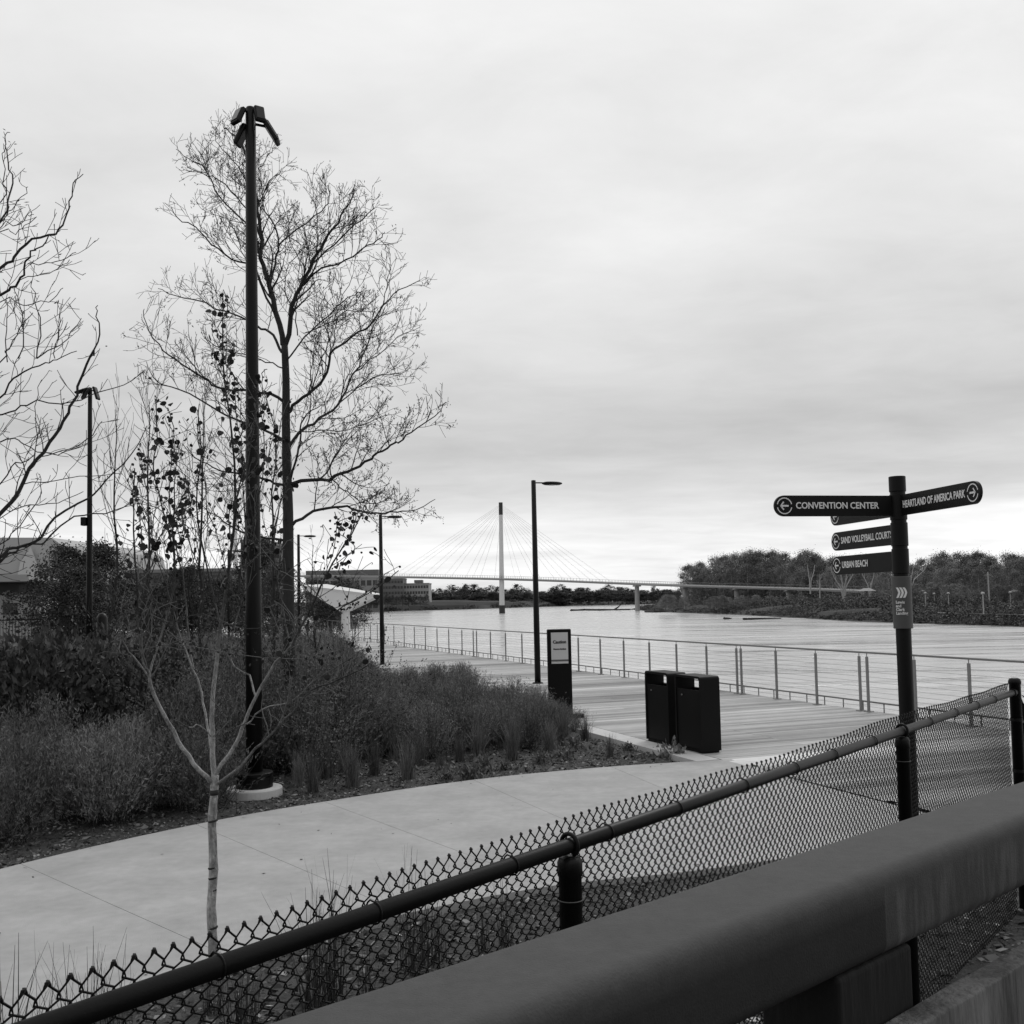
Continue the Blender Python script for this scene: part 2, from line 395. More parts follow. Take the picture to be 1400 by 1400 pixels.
# ------------------------------------------------------------------ foreground timber guard rail
A = onz(330, 1400, 1.73); B = onz(1400, 1063, 1.73); TU = (B-A).normalized(); TN = Vector((TU.y, -TU.x, 0))   # TN points to the camera
tr = thing('timber_guard_rail', 'heavy dark timber guard rail with rounded top beam crossing the near right corner', 'guard rail', A)
Mt = frame(A, TU, UP)                           # x along, y = to the far side, z up
sj = (onz(1207, 1215, 1.70)-A).dot(TU)
def beam(name, x0, x1, w_, h_, zc, r, m, far=0., dev=0.):
    mb = MB(); n = 5; prof = []
    for (sx, sz, a0) in ((1, 1, 0), (-1, 1, 90), (-1, -1, 180), (1, -1, 270)):
        for k in range(n+1):
            a = R(a0+90*k/n); prof.append((sx*(w_/2-r)+r*math.cos(a), sz*(h_/2-r)+r*math.sin(a)))
    st = 40; vs = []; m_ = len(prof)
    for i in range(st+1):
        x = x0+(x1-x0)*i/st
        for j, (py, pz) in enumerate(prof):
            e = dev*math.sin(x*9+j*.7)*math.sin(x*23+j)
            vs.append(Mt @ Vector((x, -w_/2-far+py+e, zc+pz+e)))
    fs = [(j*m_+i, j*m_+(i+1) % m_, (j+1)*m_+(i+1) % m_, (j+1)*m_+i) for j in range(st) for i in range(m_)]
    mb.add(vs, fs); e0, e1 = vs[:m_], vs[st*m_:]; mb.add(e0, [tuple(range(m_-1, -1, -1))]); mb.add(e1, [tuple(range(m_))])
    return mb.build(name, m, tr, smooth=True)
STREAK = mat('weathered_timber', .05, .85, .6, 9, bump=.35, bscale=50, stretch=(1, 1, .16), dirt=.5)
STREAKL = mat('bare_timber', .14, .9, .8, 45, bump=.8, bscale=70, stretch=(1, 1, .18), dirt=.9)
rw = mat('rail_weathered_shaded', .08, .75, .2, 55, bump=.16, bscale=260, dirt=.16, spec=.12)
t = rw.node_tree; b = t.nodes['Principled BSDF']; src = b.inputs['Base Color'].links[0].from_socket     # rain-streaked side grain
co = nd(t, 'ShaderNodeTexCoord'); mp = nd(t, 'ShaderNodeMapping'); mp.inputs['Scale'].default_value = (48, 48, 7); t.links.new(co.outputs['Object'], mp.inputs[0])
n = nd(t, 'ShaderNodeTexNoise'); n.inputs['Scale'].default_value = 1.; n.inputs['Detail'].default_value = 5; t.links.new(mp.outputs[0], n.inputs['Vector'])
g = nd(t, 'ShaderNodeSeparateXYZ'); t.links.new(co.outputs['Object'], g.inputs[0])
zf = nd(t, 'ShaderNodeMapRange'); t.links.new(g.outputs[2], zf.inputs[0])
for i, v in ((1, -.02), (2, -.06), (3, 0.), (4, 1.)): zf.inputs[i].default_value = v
sf = nd(t, 'ShaderNodeMapRange'); t.links.new(n.outputs[0], sf.inputs[0])
for i, v in ((1, .46), (2, .8), (3, 0.), (4, .07)): sf.inputs[i].default_value = v
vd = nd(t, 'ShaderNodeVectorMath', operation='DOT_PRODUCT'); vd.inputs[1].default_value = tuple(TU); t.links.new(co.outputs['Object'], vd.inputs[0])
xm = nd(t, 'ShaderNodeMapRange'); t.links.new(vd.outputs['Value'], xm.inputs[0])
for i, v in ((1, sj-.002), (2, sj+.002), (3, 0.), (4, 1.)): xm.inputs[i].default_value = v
st_ = mth(t, 'MULTIPLY', mth(t, 'MULTIPLY', zf.outputs[0], mth(t, 'ADD', sf.outputs[0], -.012)), xm.outputs[0])
dk_ = mth(t, 'SUBTRACT', 1., mth(t, 'MULTIPLY', mth(t, 'MULTIPLY', zf.outputs[0], mth(t, 'SUBTRACT', 1., xm.outputs[0])), .55))   # darker finish left of the seam, plus side-face shade painted into the colour
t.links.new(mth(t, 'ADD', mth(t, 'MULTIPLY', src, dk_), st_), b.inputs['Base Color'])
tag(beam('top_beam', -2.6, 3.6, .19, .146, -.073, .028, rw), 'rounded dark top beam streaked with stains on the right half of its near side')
beam('lower_beam', sj-.6, 3.6,   .05, .15, -.318, .006, STREAKL, far=.191, dev=.0012)
for xc in (sj, sj+2.4, sj-2.4):
    mb = MB(); mb.rbox(0, 0, 0, .24, .15, 1.4, .008, Mt @ Matrix.Translation((xc-.03, -.113, -.142-.70))); mb.build('post', mat('post_timber', .008, .85, .3, 10, stretch=(1, 1, .2), bump=.3, bscale=40), tr)

# ------------------------------------------------------------------ chain link fence
F0 = Vector((.13, 2.95, 0)); FU = Vector((.621, .783, 0)).normalized(); FN = Vector((FU.y, -FU.x, 0)); RZ = 1.5
def fp(t, z=0., off=0.): return F0+FU*t+FN*off+Vector((0, 0, z))
def onfence(px, py, z=RZ): q = onz(px, py, z); return (q-F0).dot(FU)
TE = onfence(1386, 946); T1 = onfence(1243, 1000); T0 = onfence(790, 1158)
cf = thing('chain_link_fence', 'black chain link fence with round top rail behind the timber guard rail', 'fence', fp(T0, .25))
mb = MB(); mb.tube([fp(-3.2, RZ), fp(TE-.03, RZ)], .0215, 16); mb.build('top_rail', BLACKV, cf, smooth=True)
gb = .0
for t in (T0, T1, T0-3.0):
    mb = MB(); p = fp(t, 0, -.0)
    q = fp(t)
    mb.lathe([(.033, gb-.2), (.033, RZ-.085), (.036, RZ-.083), (.036, RZ-.045), (.030, RZ-.032)], 20, Matrix.Translation(q)); po = mb.build('line_post', BLACKV, cf, smooth=True)
    po.data.shade_flat() if False else None
    mb = MB()
    ring = [q+Vector((0, 0, RZ+.002))+FN*(.0285*math.cos(a)) + UP*(.031*math.sin(a)) for a in [R(x) for x in range(-60, 241, 15)]]
    mb.tube(ring, .0065, 8); mb.tube([q+UP*(RZ-.05), q+UP*(RZ-.03)], .02, 10); mb.build('loop_cap', BLACKV, po, smooth=True)
    mb = MB(); z = RZ-.15
    mb.tube([q+UP*z+Vector((math.cos(a)*.036, math.sin(a)*.036, 0)) for a in [R(x) for x in range(0, 361, 20)]], .0018, 5); mb.build('tie_wire', mat('tie_alu', .12, .5, metal=.0), cf)
q = fp(TE)
mb = MB(); mb.lathe([(.038, gb-.2), (.038, RZ+.055), (.042, RZ+.057), (.042, RZ+.075), (.036, RZ+.09), (.02, RZ+.098), (.004, RZ+.1)], 24, Matrix.Translation(q)); tp = mb.build('terminal_post', BLACKV, cf, smooth=True)
mb = MB(); mb.tube([fp(TE-.085, RZ), fp(TE-.03, RZ)], .027, 14); mb.build('rail_end_cup', BLACKV, tp)
for zb in (RZ-.2, RZ-.55, RZ-.9):
    mb = MB(); mb.lathe([(.041, zb), (.041, zb+.022)], 20, Matrix.Translation(q)); mb.build('tension_band', BLACKV, tp)
# woven mesh: each wire a vertical zigzag, hooked into its neighbours
w2 = .0207; hz = .0212; zb0 = -.02; nrow = int((RZ+.058-zb0)/hz); nrow -= nrow % 2
t_start = -3.1; nwire = int((TE-.06-t_start)/w2); OFF = -.031
VV = []; FF = []; base = 0
fx, fy = FU.x, FU.y; nx, ny = FN.x, FN.y
for i in range(nwire):
    t0 = t_start+i*w2; P = []
    top = nrow
    for k in range(top+1):
        side = (k+i) % 2; z = RZ+.056-(top-k)*hz
        tx = t0+(w2+.0022 if side else -.0022)
        # weave: leaves the hook in front on one side, behind on the other
        P.append((tx, z-.0045, OFF+(.0026 if side else -.0026)))
        P.append((tx, z+.0045, OFF+(-.0026 if side else .0026)))
    sd_ = (top+i) % 2
    P.pop(); P[-1] = (P[-1][0], P[-1][1]+.011, P[-1][2]); zt_ = P[-1][1]; e_ = t0+w2 if sd_ else t0; g_ = 1 if sd_ else -1; fo = -.0035*g_
    for a_, b_ in ((.0015, .0028), (.0042, .0018), (.0062, -.003), (.0085, -.010)): P.append((e_+g_*a_, zt_+b_, OFF+fo))
    P = np.array(P); W3 = np.stack([F0.x+fx*P[:, 0]+nx*P[:, 2], F0.y+fy*P[:, 0]+ny*P[:, 2], P[:, 1]], 1)
    sag = .006*np.sin(P[:, 0]*2.1+1.3)+.003*np.sin(P[:, 0]*7.7); W3[:, 2] += sag
    W3[:, :2] += (.004*np.sin(P[:, 0]*3.3+P[:, 1]*5))[:, None]*np.array([[nx, ny]])
    n_ = len(W3); tg = np.gradient(W3, axis=0); tg /= np.linalg.norm(tg, axis=1)[:, None]
    a1 = np.cross(tg, [[nx, ny, 0]]); a1 /= np.linalg.norm(a1, axis=1)[:, None]; a2 = np.cross(tg, a1); r_ = .0023
    rg = np.stack([W3+a1*r_, W3+a2*r_, W3-a1*r_, W3-a2*r_], 1).reshape(-1, 3)
    idx = np.arange(n_-1)*4+base
    for c in range(4): FF.append(np.stack([idx+c, idx+(c+1) % 4, idx+4+(c+1) % 4, idx+4+c], 1))
    VV.append(rg); base += n_*4
o = fast('mesh_fabric', np.concatenate(VV), np.concatenate(FF), BLACKV, cf)
t = -3.; k = 0
while t < TE-.1:
    mb = MB(); c = fp(t, RZ)
    mb.tube([c+(FN*math.cos(a)+UP*math.sin(a))*(.0245 if math.cos(a) > -.3 else .03)+FU*(.004*a/6) for a in [R(x) for x in range(-200, 161, 20)]], .0022, 6)
    mb.tube([c-UP*.024, c-UP*.03+FN*-.02+FU*.012, c-UP*.026-FN*.034+FU*.03], .002, 5)
    mb.build('tie_wire', BLACKV, cf, smooth=True); t += (.46, .42, .5)[k % 3]; k += 1
mb = MB(); mb.tube([fp(-3.2, .04, -.03), fp(TE, .04, -.03)], .003, 5); mb.build('tension_wire', BLACKV, cf)
# gate frame just beyond the terminal post
q1 = at(1401, 1000, 7.35); q1.z = 0; G = thing('gate_frame', 'black steel gate frame cut off at the right edge just beyond the fence end post', 'gate', (q1.x, q1.y, .1))
mb = MB(); mb.tube([q1+UP*.1, q1+UP*1.40], .02, 12); mb.build('gate_stile', BLACKV, G)
mb = MB(); gd = Vector((.9, -.2, 0)); mb.tube([q1+UP*1.38, q1+gd+UP*1.38], .02, 12); mb.build('gate_rail', BLACKV, G)
mb = MB(); mb.tube([q1+UP*.3, q1+gd+UP*.3], .02, 12); mb.build('gate_rail', BLACKV, G)
mb = MB(); mb.tube([q1+UP*1.28, (fp(TE, 0)+q1)/2+UP*1.275, fp(TE, 1.26)+FU*.04], .012, 8); mb.tube([q1+UP*1.24, q1+UP*1.33], .027, 12); mb.build('hinge', BLACKV, G)
mb = MB(); mb.tube([q1+UP*1.38, q1+UP*1.47+Vector((-.03, 0, 0)), q1+UP*1.44+Vector((.02, 0, 0))], .008, 6); mb.build('latch', BLACKV, G)

# ------------------------------------------------------------------ wayfinding sign post
SP = at(1233, 811, 7.6); SP.z = 0
sg = thing('direction_signpost', 'tall black wayfinding signpost with four pointing name blades, behind the chain link fence', 'signpost', SP)
Ms = Matrix.Translation(SP)
mb = MB(); mb.lathe([(.0545, -.1), (.0545, 3.0)], 32, Ms); mb.build('pole', SIGNB, sg, smooth=False)
def cyl(name, r, z0, z1, m, seg=36):
    mb = MB(); mb.lathe([(r-.003, z0), (r, z0+.003), (r, z1-.003), (r-.003, z1)], seg, Ms); return mb.build(name, m, sg)
cyl('cap', .0605, 2.955, 3.07, SIGNB)
def sleeve(z0, z1): return cyl('sleeve', .061, z0, z1, SIGNB)
s1 = sleeve(2.745, 2.935); s2 = sleeve(2.55, 2.725); s3 = sleeve(2.345, 2.53)
cyl('base_collar', .085, -.08, .05, SIGNB)
band = cyl('name_band', .069, 1.94, 2.325, SIGNG)
# curved text and chevrons on the band
def wrap(me, rad, ang0):
    for v in me.vertices:
        x, y, z = v.co; a = ang0+x/rad; rr = rad+z
        v.co = (SP.x+rr*math.sin(a), SP.y-rr*math.cos(a), y)
cen_a = math.atan2(-SP.x, SP.y)*-1            # facing the camera
def wtext(s, size, z, x0, name='lettering'):
    cu = bpy.data.curves.new('t', 'FONT'); cu.body = s; cu.size = size; cu.extrude = .0012; cu.offset = .0006; cu.resolution_u = 3
    ob = bpy.data.objects.new('t', cu); me = bpy.data.meshes.new_from_object(ob); bpy.data.objects.remove(ob)
    me.transform(Matrix.Translation((x0, z, .0006)) @ Matrix.Diagonal((.9, 1, 1, 1))); wrap(me, .069, -cen_a*0+math.atan2(-SP.x, SP.y)); me.update()
    me.materials.clear(); return link(name, me, WHITE, sg)
for k, s_ in enumerate(('Lewis', 'and', 'Clark', 'Landing')): wtext(s_, .031, 2.125-.027*k, -.047)
for k in range(3):
    mb = MB(); x0 = -.042+k*.0235; vs = []
    prof = [(0, .038), (.011, .02), (.017, 0.), (.010, -.02), (0, -.038)]
    for (x, y) in prof: vs += [(x0+x, 2.205+y, .0015), (x0+x+.0165, 2.205+y, .0015)]
    fs = [(2*i, 2*i+1, 2*i+3, 2*i+2)[::-1] for i in range(4)]
    me = bpy.data.meshes.new('chevron'); me.from_pydata(vs, [], fs); wrap(me, .069, math.atan2(-SP.x, SP.y)); me.update(); link('chevron', me, WHITE, sg)
def blade(dirv, zc, msg, h=.152, ln=1.0, tsize=.062, xs=.9, flip=False, arrow=True, mdark=SIGNB):
    d = Vector((dirv[0], dirv[1], 0)).normalized(); nf = Vector((d.y, -d.x, 0))
    if nf.dot(-SP) < 0: nf = -nf            # face towards the camera
    xr = UP.cross(nf).normalized()          # reading direction (to the viewer's right)
    right = xr.dot(d) > 0                   # blade points to the viewer's right?
    c = SP+UP*zc; r = h/2; mb = MB(); poly = [(.03, -r)]
    for k in range(0, 19): a = R(-90+10*k); poly.append((ln-r+r*math.cos(a), r*math.sin(a)))
    poly.append((.03, r)); M = frame(c, d, d.cross(UP).normalized()) ; n = len(poly)
    vs = []
    for off in (-.011, .011): vs += [c+d*x+UP*y+nf*off for x, y in poly]
    bl = mb.add(vs, [tuple(range(n)), tuple(range(2*n-1, n-1, -1))]+[(i, (i+1) % n, n+(i+1) % n, n+i) for i in range(n)]).build('blade', mdark, sg)
    Mx = frame(c+nf*.0125, xr, nf)
    cxp = (ln-r)*(1 if right else -1)
    # roundel ring: two arcs, and arrow
    rg = MB(); ro, ri = r*.80, r*.70; rg_f = []
    for (a0, a1) in ((12, 168), (192, 348)):
        vs = []; k_ = 14
        for k in range(k_+1):
            a = R(a0+(a1-a0)*k/k_)
            vs += [Mx @ Vector((cxp+ro*math.cos(a), ro*math.sin(a), 0)), Mx @ Vector((cxp+ri*math.cos(a), ri*math.sin(a), 0))]
        rg.add(vs, [(2*i, 2*i+1, 2*i+3, 2*i+2) for i in range(k_)])
    rg.build('roundel_ring', WHITE, bl)
    sgn = 1 if right else -1
    def pt(x, y): return Mx @ Vector((cxp+sgn*x*r, y*r, .0003))
    aw = MB(); th = .085
    aw.add([pt(-.42, th), pt(-.42, -th), pt(.36, -th), pt(.36, th)], [(0, 1, 2, 3)])
    for sy in (1, -1):
        aw.add([pt(.46, 0), pt(.34, -.02*sy-.0), pt(.02, .34*sy), pt(.14, .42*sy)], [(0, 1, 2, 3)])
    aw.build('arrow', WHITE, bl)
    if msg:
        if right: tx = .085
        else: tx = -(ln-2*r)+.012
        text(msg, tsize, WHITE if mdark is SIGNB else WHITE, Mx @ Matrix.Translation((tx, 0, .0005)), bl, xs=xs, bold=.0013)
    return bl
blade((-.977, -.21), 2.85, 'CONVENTION CENTER', tsize=.066, xs=.95)
blade((.17, -.985), 2.85, 'HEARTLAND OF AMERICA PARK', tsize=.074, xs=.705)
blade((-.19, .98), 2.85, '')
blade((-.19, .98), 2.64, 'SAND VOLLEYBALL COURTS', tsize=.074, xs=.80)
blade((-.19, .98), 2.44, 'URBAN BEACH', tsize=.074, xs=.80)

# ------------------------------------------------------------------ litter bins
SE = Vector((-.37, .93, 0)).normalized(); SEn = Vector((SE.y, -SE.x, 0))     # SEn towards the river
c0 = onz(960, 1031)
def bin_(p, label):
    o = thing('litter_bin', label, 'bin', p, 'pair of litter bins on the edge of the boardwalk')
    M = frame(p, SE, UP)     # x = away along the deck, y = towards left(-)/path ; z up
    W, D, H = .70, .32, 1.08
    # M y axis = z cross x ; make depth run to the river side
    def bx(mb, x0, x1, y0, y1, z0, z1, r=.006): mb.rbox((x0+x1)/2, -(y0+y1)/2, (z0+z1)/2, x1-x0, abs(y1-y0), z1-z0, r, M, 2)
    # shell: inverted U with rounded top corners, seen from the front
    mb = MB(); r = .05; th = .035; out_ = [(0, 0.03), (0, H-r)]+[(r-r*math.cos(R(a)), H-r+r*math.sin(R(a))) for a in range(15, 91, 15)]
    out_ = out_+[(W-x, z) for x, z in reversed(out_)]; ri = r-.02
    inn = [(th, .03), (th, H-th-ri)]+[(th+ri-ri*math.cos(R(a)), H-th-ri+ri*math.sin(R(a))) for a in range(15, 91, 15)]
    inn = inn+[(W-x, z) for x, z in reversed(inn)]; n = len(out_); vs = []
    for y in (0, -D): vs += [M @ Vector((x, y, z)) for x, z in out_]+[M @ Vector((x, y, z)) for x, z in inn]
    fs = []
    for i in range(n-1):
        fs += [(i, i+1, n+i+1, n+i), (2*n+i+1, 2*n+i, 3*n+i, 3*n+i+1), (i+1, i, 2*n+i, 2*n+i+1), (n+i, n+i+1, 3*n+i+1, 3*n+i)]
    fs += [(0, n, 3*n, 2*n), (n-1, 3*n-1, 4*n-1, 2*n-1)]
    mb.add(vs, fs).build('shell', BLACKB, o)
    for y0, y1, nm in ((.012, .032, 'front_door'), (D-.032, D-.012, 'back_panel')):
        mb = MB(); bx(mb, th+.003, W-th-.003, y0, y1, .05, H-.20, .003); mb.build(nm, BLACKB, o)
    pass
    mb = MB(); bx(mb, th, W-th, .05, D-.05, .06, H-.26, .004); mb.build('liner', BLACKB, o)
    mb = MB(); bx(mb, .02, W-.02, .02, D-.02, 0., .04, .004); mb.build('plinth', BLACKB, o)
    mb = MB(); mb.tube([M @ Vector((W*.60, .0, H-.27)), M @ Vector((W*.60, -.004, H-.27))] if False else [M @ Vector((W*.72, -.008, H-.285)), M @ Vector((W*.72, .006, H-.285))], .012, 12); mb.build('lock', STEEL, o)
    return o
bin_(c0, 'dark steel litter bin at the corner of the path, the nearer of the pair')
bin_(c0+SE*.90, 'dark steel litter bin standing behind the other one, on the side of the caution sign')

# ------------------------------------------------------------------ caution monolith
p = onz(751, 983); q = p+Vector((1, .12, 0)).normalized()*.45
M = frame(p, q-p, UP); o = thing('caution_sign', 'black upright slab sign with a white caution sheet beside the street lamp', 'sign', p)
mb = MB(); mb.rbox(.225, .055, .83, .45, .11, 1.66, .02, M, 3); pn = mb.build('panel', BLACKB, o)
mb = MB(); mb.box(.03, .66, .0, .16, 0, .07, M); mb.build('foot', BLACKB, o)
mb = MB(); mb.box(.065, .385, -.004, -.001, 1.02, 1.60, M); sh = mb.build('notice', mat('notice_paper', .62, .7, .05, 5), o)
Mf = frame(p, q-p, (q-p).cross(UP)); Mf.translation = p
text('Caution', .082, mat('ink', .012, .7), Mf @ Matrix.Translation((.225, 1.42, .0062)), sh, bold=.003, align='CENTER', xs=.95)
text('Uneven Surface', .040, MATS['ink'], Mf @ Matrix.Translation((.225, 1.29, .0062)), sh, bold=.0022, align='CENTER', xs=.95)
mb = MB(); mb.box(.065, .385, -.0058, -.0042, 1.06, 1.095, M); mb.build('notice_stripe', mat('stripe', .12, .7), sh)
mb = MB(); mb.box(.24, .36, -.003, -.0005, .14, .16, M); mb.build('small_plate', STEEL, o)

# ------------------------------------------------------------------ street lamps along the promenade
HD = Vector((1, .25, 0)).normalized()
def street_lamp(p, h, label, r0=.082, r1=.062):
    o = thing('street_lamp', label, 'lamp post', p, 'street lamps along the riverside bed')
    T = Matrix.Translation(p); mb = MB(); mb.lathe([(r0, -.1), (r0*.97, h*.3), (r1, h), (r1*.6, h+.01)], 18, T); mb.build('pole', BLACK, o, smooth=True)
    mb = MB(); mb.lathe([(.15, -.02), (.15, .05), (.13, .08), (r0, .085)], 20, T); mb.build('base_cover', BLACK, o)
    mb = MB(); mb.tube([p+UP*(h-.06), p+UP*(h-.06)+HD*.30], .018, 8); mb.build('arm', BLACK, o)
    Mh = frame(p+UP*(h-.075)+HD*.52, HD, UP); vs = []; n = 24; rows = [(.0, -.045), (.75, -.042), (1., -.01), (.96, .02), (.7, .045), (0, .055)]
    mb = MB(); vs = []
    for f_, z in rows:
        for k in range(n): a = 2*math.pi*k/n; vs.append(Mh @ Vector((.29*max(f_, .01)*math.cos(a), .15*max(f_, .01)*math.sin(a), z)))
    mb.add(vs, [(j*n+i, j*n+(i+1) % n, (j+1)*n+(i+1) % n, (j+1)*n+i) for j in range(len(rows)-1) for i in range(n)]).build('lamp_head', BLACK, o, smooth=True)
    mb = MB(); mb.lathe([(.11, -.048), (.11, -.044)], 16, Mh); mb.build('lens', mat('lens', .3, .3), o)
    return o
def foot(px, py, Y): p = at(px, py, Y); p.z = -.05; return p
LH = lambda px, py, Y: at(px, py, Y).z+.05
street_lamp(foot(733.5, 850, 27.5), LH(730, 657, 27.5), 'black street lamp with one oval head, standing just left of the caution sign')
street_lamp(foot(522, 850, 37.5), LH(520, 704, 37.5), 'black single-arm street lamp between the white shade canopy and the bridge pylon')
street_lamp(foot(409, 850, 47.5), LH(408, 731, 47.5), 'black single-arm street lamp half hidden by the big bare tree, left of the canopy')
street_lamp(foot(313, 850, 58), LH(313, 752, 58), 'far street lamp lost behind the red-bud twigs and the tall floodlight pole')

# ------------------------------------------------------------------ floodlight poles
def flood_pole(p, h, label, heads, ballast=False, sc=1.):
    o = thing('floodlight_pole', label, 'floodlight', p, 'tall floodlight poles in the planting beds')
    T = Matrix.Translation(p)
    mb = MB(); mb.lathe([(.098, .1), (.092, h*.3), (.076, h*.6), (.062, h-.02), (.05, h)], 24, T); mb.build('pole', BLACK, o, smooth=True)
    mb = MB(); mb.lathe([(.325, -.15), (.325, .075), (.315, .09), (.02, .095)], 40, T); mb.build('footing', CONCL, o)
    mb = MB(); mb.lathe([(.215, .09), (.215, .215), (.205, .22), (.205, .228), (.218, .232), (.218, .262), (.21, .27), (.11, .275)], 36, T); mb.build('base_cover', BLACK, o)
    for (dx, dy, dz, tilt, hw, hh, az) in heads:
        dvec = Vector((math.cos(az), math.sin(az), 0)); c = p+Vector((dx, dy, h+dz))
        zx = -(dvec*math.sin(tilt)-UP*math.cos(tilt))      # long axis: top towards the pole, foot kicked outwards
        Mh = frame(c, zx.cross(Vector((-dvec.y, dvec.x, 0))), zx)
        mb = MB(); mb.rbox(0, 0, 0, .06, hw, hh, .022, Mh, 4); hd = mb.build('flood_head', BLACK, o)
        mb = MB(); mb.rbox(-.034, 0, 0, .012, hw*.8, hh*.8, .004, Mh, 1); mb.build('lens', MATS.get('flood_lens') or mat('flood_lens', .02, .2, spec=.4), hd)
        mb = MB(); mb.tube([p+UP*(h+dz+.10), c+UP*.06], .018, 8); mb.build('bracket', BLACK, o)
    return o
p1 = onz(348, 1083); p1.z = -.03
h1 = at(347, 147, p1.y).z+.03
d2 = R
flood_pole(p1, h1, 'tall black floodlight pole on a round concrete footing before the big bare tree',
    [(-.135, -.06, -.135, R(24), .17, .23, R(228)), (-.125, .05, -.33, R(27), .16, .28, R(172)), (.125, -.06, -.115, R(16), .13, .22, R(-55)), (.245, .04, -.30, R(31), .20, .31, R(4))])
p2 = at(122, 850, 31); p2.z = -.05; h2 = at(122.5, 530, 31).z+.05
o2 = flood_pole(p2, h2, 'tall black floodlight pole standing farther off at left, beyond the big-leaved hedge',
    [(-.24, 0, -.10, R(72), .25, .42, R(185)), (-.10, -.1, -.2, R(25), .25, .35, R(230)), (.19, 0, -.18, R(18), .2, .42, R(-10))])
mb = MB(); c = at(115, 713, 30.95); mb.rbox(c.x, c.y, c.z, .15, .2, .26, .02); mb.build('control_box', BLACK, o2)
o = thing('bollard', 'short dark bollard just right of the far floodlight pole', 'bollard', onz(139, 852+80, 0))
bp_ = at(139.5, 850, 31.5); bp_.z = -.05; o.location = bp_; WM[o.name] = Matrix.Translation(bp_)
hb = at(139, 838, 31.5).z+.05
mb = MB(); mb.lathe([(.16, 0), (.16, hb-.15), (.1, hb-.03), (.02, hb)], 16, Matrix.Translation(bp_)); mb.build('post', BLACK, o, smooth=True)
mb = MB(); mb.lathe([(.2, 0), (.2, .06)], 16, Matrix.Translation(bp_)); mb.build('base', BLACK, o)

# ------------------------------------------------------------------ cable railing of the boardwalk
RA = O; cr_ = thing('cable_railing', 'grey steel cable railing along the river edge of the boardwalk', 'railing', SW(0, 0))
def s_at(px):
    v = ray(px, 900); # intersect vertical plane through the railing
    nrm = EW; k = (O-Vector((0, 0, EYE))).dot(nrm)/v.dot(nrm); q = v*k+Vector((0, 0, EYE)); return (q-O).dot(ES)
ppx = [1324, 1249.5, 1185, 1174.5, 1115, 1060.6, 1013, 1007, 966, 925, 888, 853, 821, 791, 763, 737, 714, 691.6, 671, 652, 647.5, 632, 614, 598, 582, 567, 553, 539, 526]
ss = [s_at(x) for x in ppx]; s_end = ss[-1]; st = 1.7
ss += [s_end+1.75*k for k in range(1, 22)]
ss = [ss[0]-1.78, ss[0]-3.56]+ss if True else ss
print('RAILSP', [round(b-a, 2) for a, b in zip(sorted(ss)[:-1], sorted(ss)[1:])])
ss = sorted(ss)
for s_ in ss:
    mb = MB(); M = frame(SW(s_, 0), ES, UP); mb.rbox(0, 0, .515, .055, .035, 1.03, .004, M, 1)
    po = mb.build('post', STEEL, cr_)
    mb = MB(); mb.tube([SW(s_, 0, 1.02), SW(s_, 0, 1.09)], .008, 6); mb.build('bracket', STEEL, po)
    mb = MB(); mb.rbox(0, 0, .008, .16, .12, .016, .003, M, 1); mb.build('foot_plate', STEEL, po)
mb = MB(); mb.tube([SW(ss[0], 0, 1.105), SW(ss[-1], 0, 1.105)], .019, 8); mb.build('top_rail', CABLE, cr_)
for k in range(10):
    mb = MB(); mb.tube([SW(ss[0], 0, .10+.092*k), SW(ss[-1], 0, .10+.092*k)], .0033, 4); mb.build('cable', CABLE, cr_)
# low steel edge rail outside it
er = thing('edge_rail', 'low steel edge rail with short pickets at the foot of the cable railing', 'kerb rail', SW(0, .12))
mb = MB(); mb.tube([SW(ss[0], .13, .17), SW(ss[-1], .13, .17)], .017, 6); mb.build('rail', CABLE, er)
mb = MB(); s_ = ss[0]
while s_ < ss[-1]: mb.tube([SW(s_, .13, -.1), SW(s_, .13, .165)], .012, 5); s_ += .58
tag(mb.build('pickets', CABLE, er), kind=None)

# ------------------------------------------------------------------ shade canopy
cp = at(473, 880, 42); cp.z = 0
ca = thing('shade_canopy', 'white butterfly shade canopy on a single column beside the far railing', 'canopy', cp)
CW = mat('canopy_white', .75, .6, .06, 2)
mb = MB(); ct = at(471, 834, 42); mb.lathe([(.21, 0), (.17, ct.z)], 16, Matrix.Translation(cp)); mb.build('column', CW, ca)
a = at(513, 816, 42); b_ = at(412, 803, 43); c_ = b_+Vector((.3, 4.2, .1)); d_ = a+Vector((-.2, 4.0, .05)); hub = Vector((cp.x, cp.y, ct.z-.05))
top = [a, b_, c_, d_]; vs = [v+UP*.10 for v in top]+top+[hub+Vector((dx, dy, 0)) for dx, dy in ((.2, -.2), (-.2, -.2), (-.2, .2), (.2, .2))]
mb = MB(); mb.add(vs[:8], [(0, 1, 2, 3), (0, 4, 5, 1), (1, 5, 6, 2), (2, 6, 7, 3), (3, 7, 4, 0)]); mb.build('roof_edge', CW, ca)
mb = MB(); mb.add(vs[4:], [(0, 4, 5, 1), (1, 5, 6, 2), (2, 6, 7, 3), (3, 7, 4, 0), (4, 7, 6, 5)]); mb.build('soffit', mat('soffit', .6, .7, .05, 2), ca)

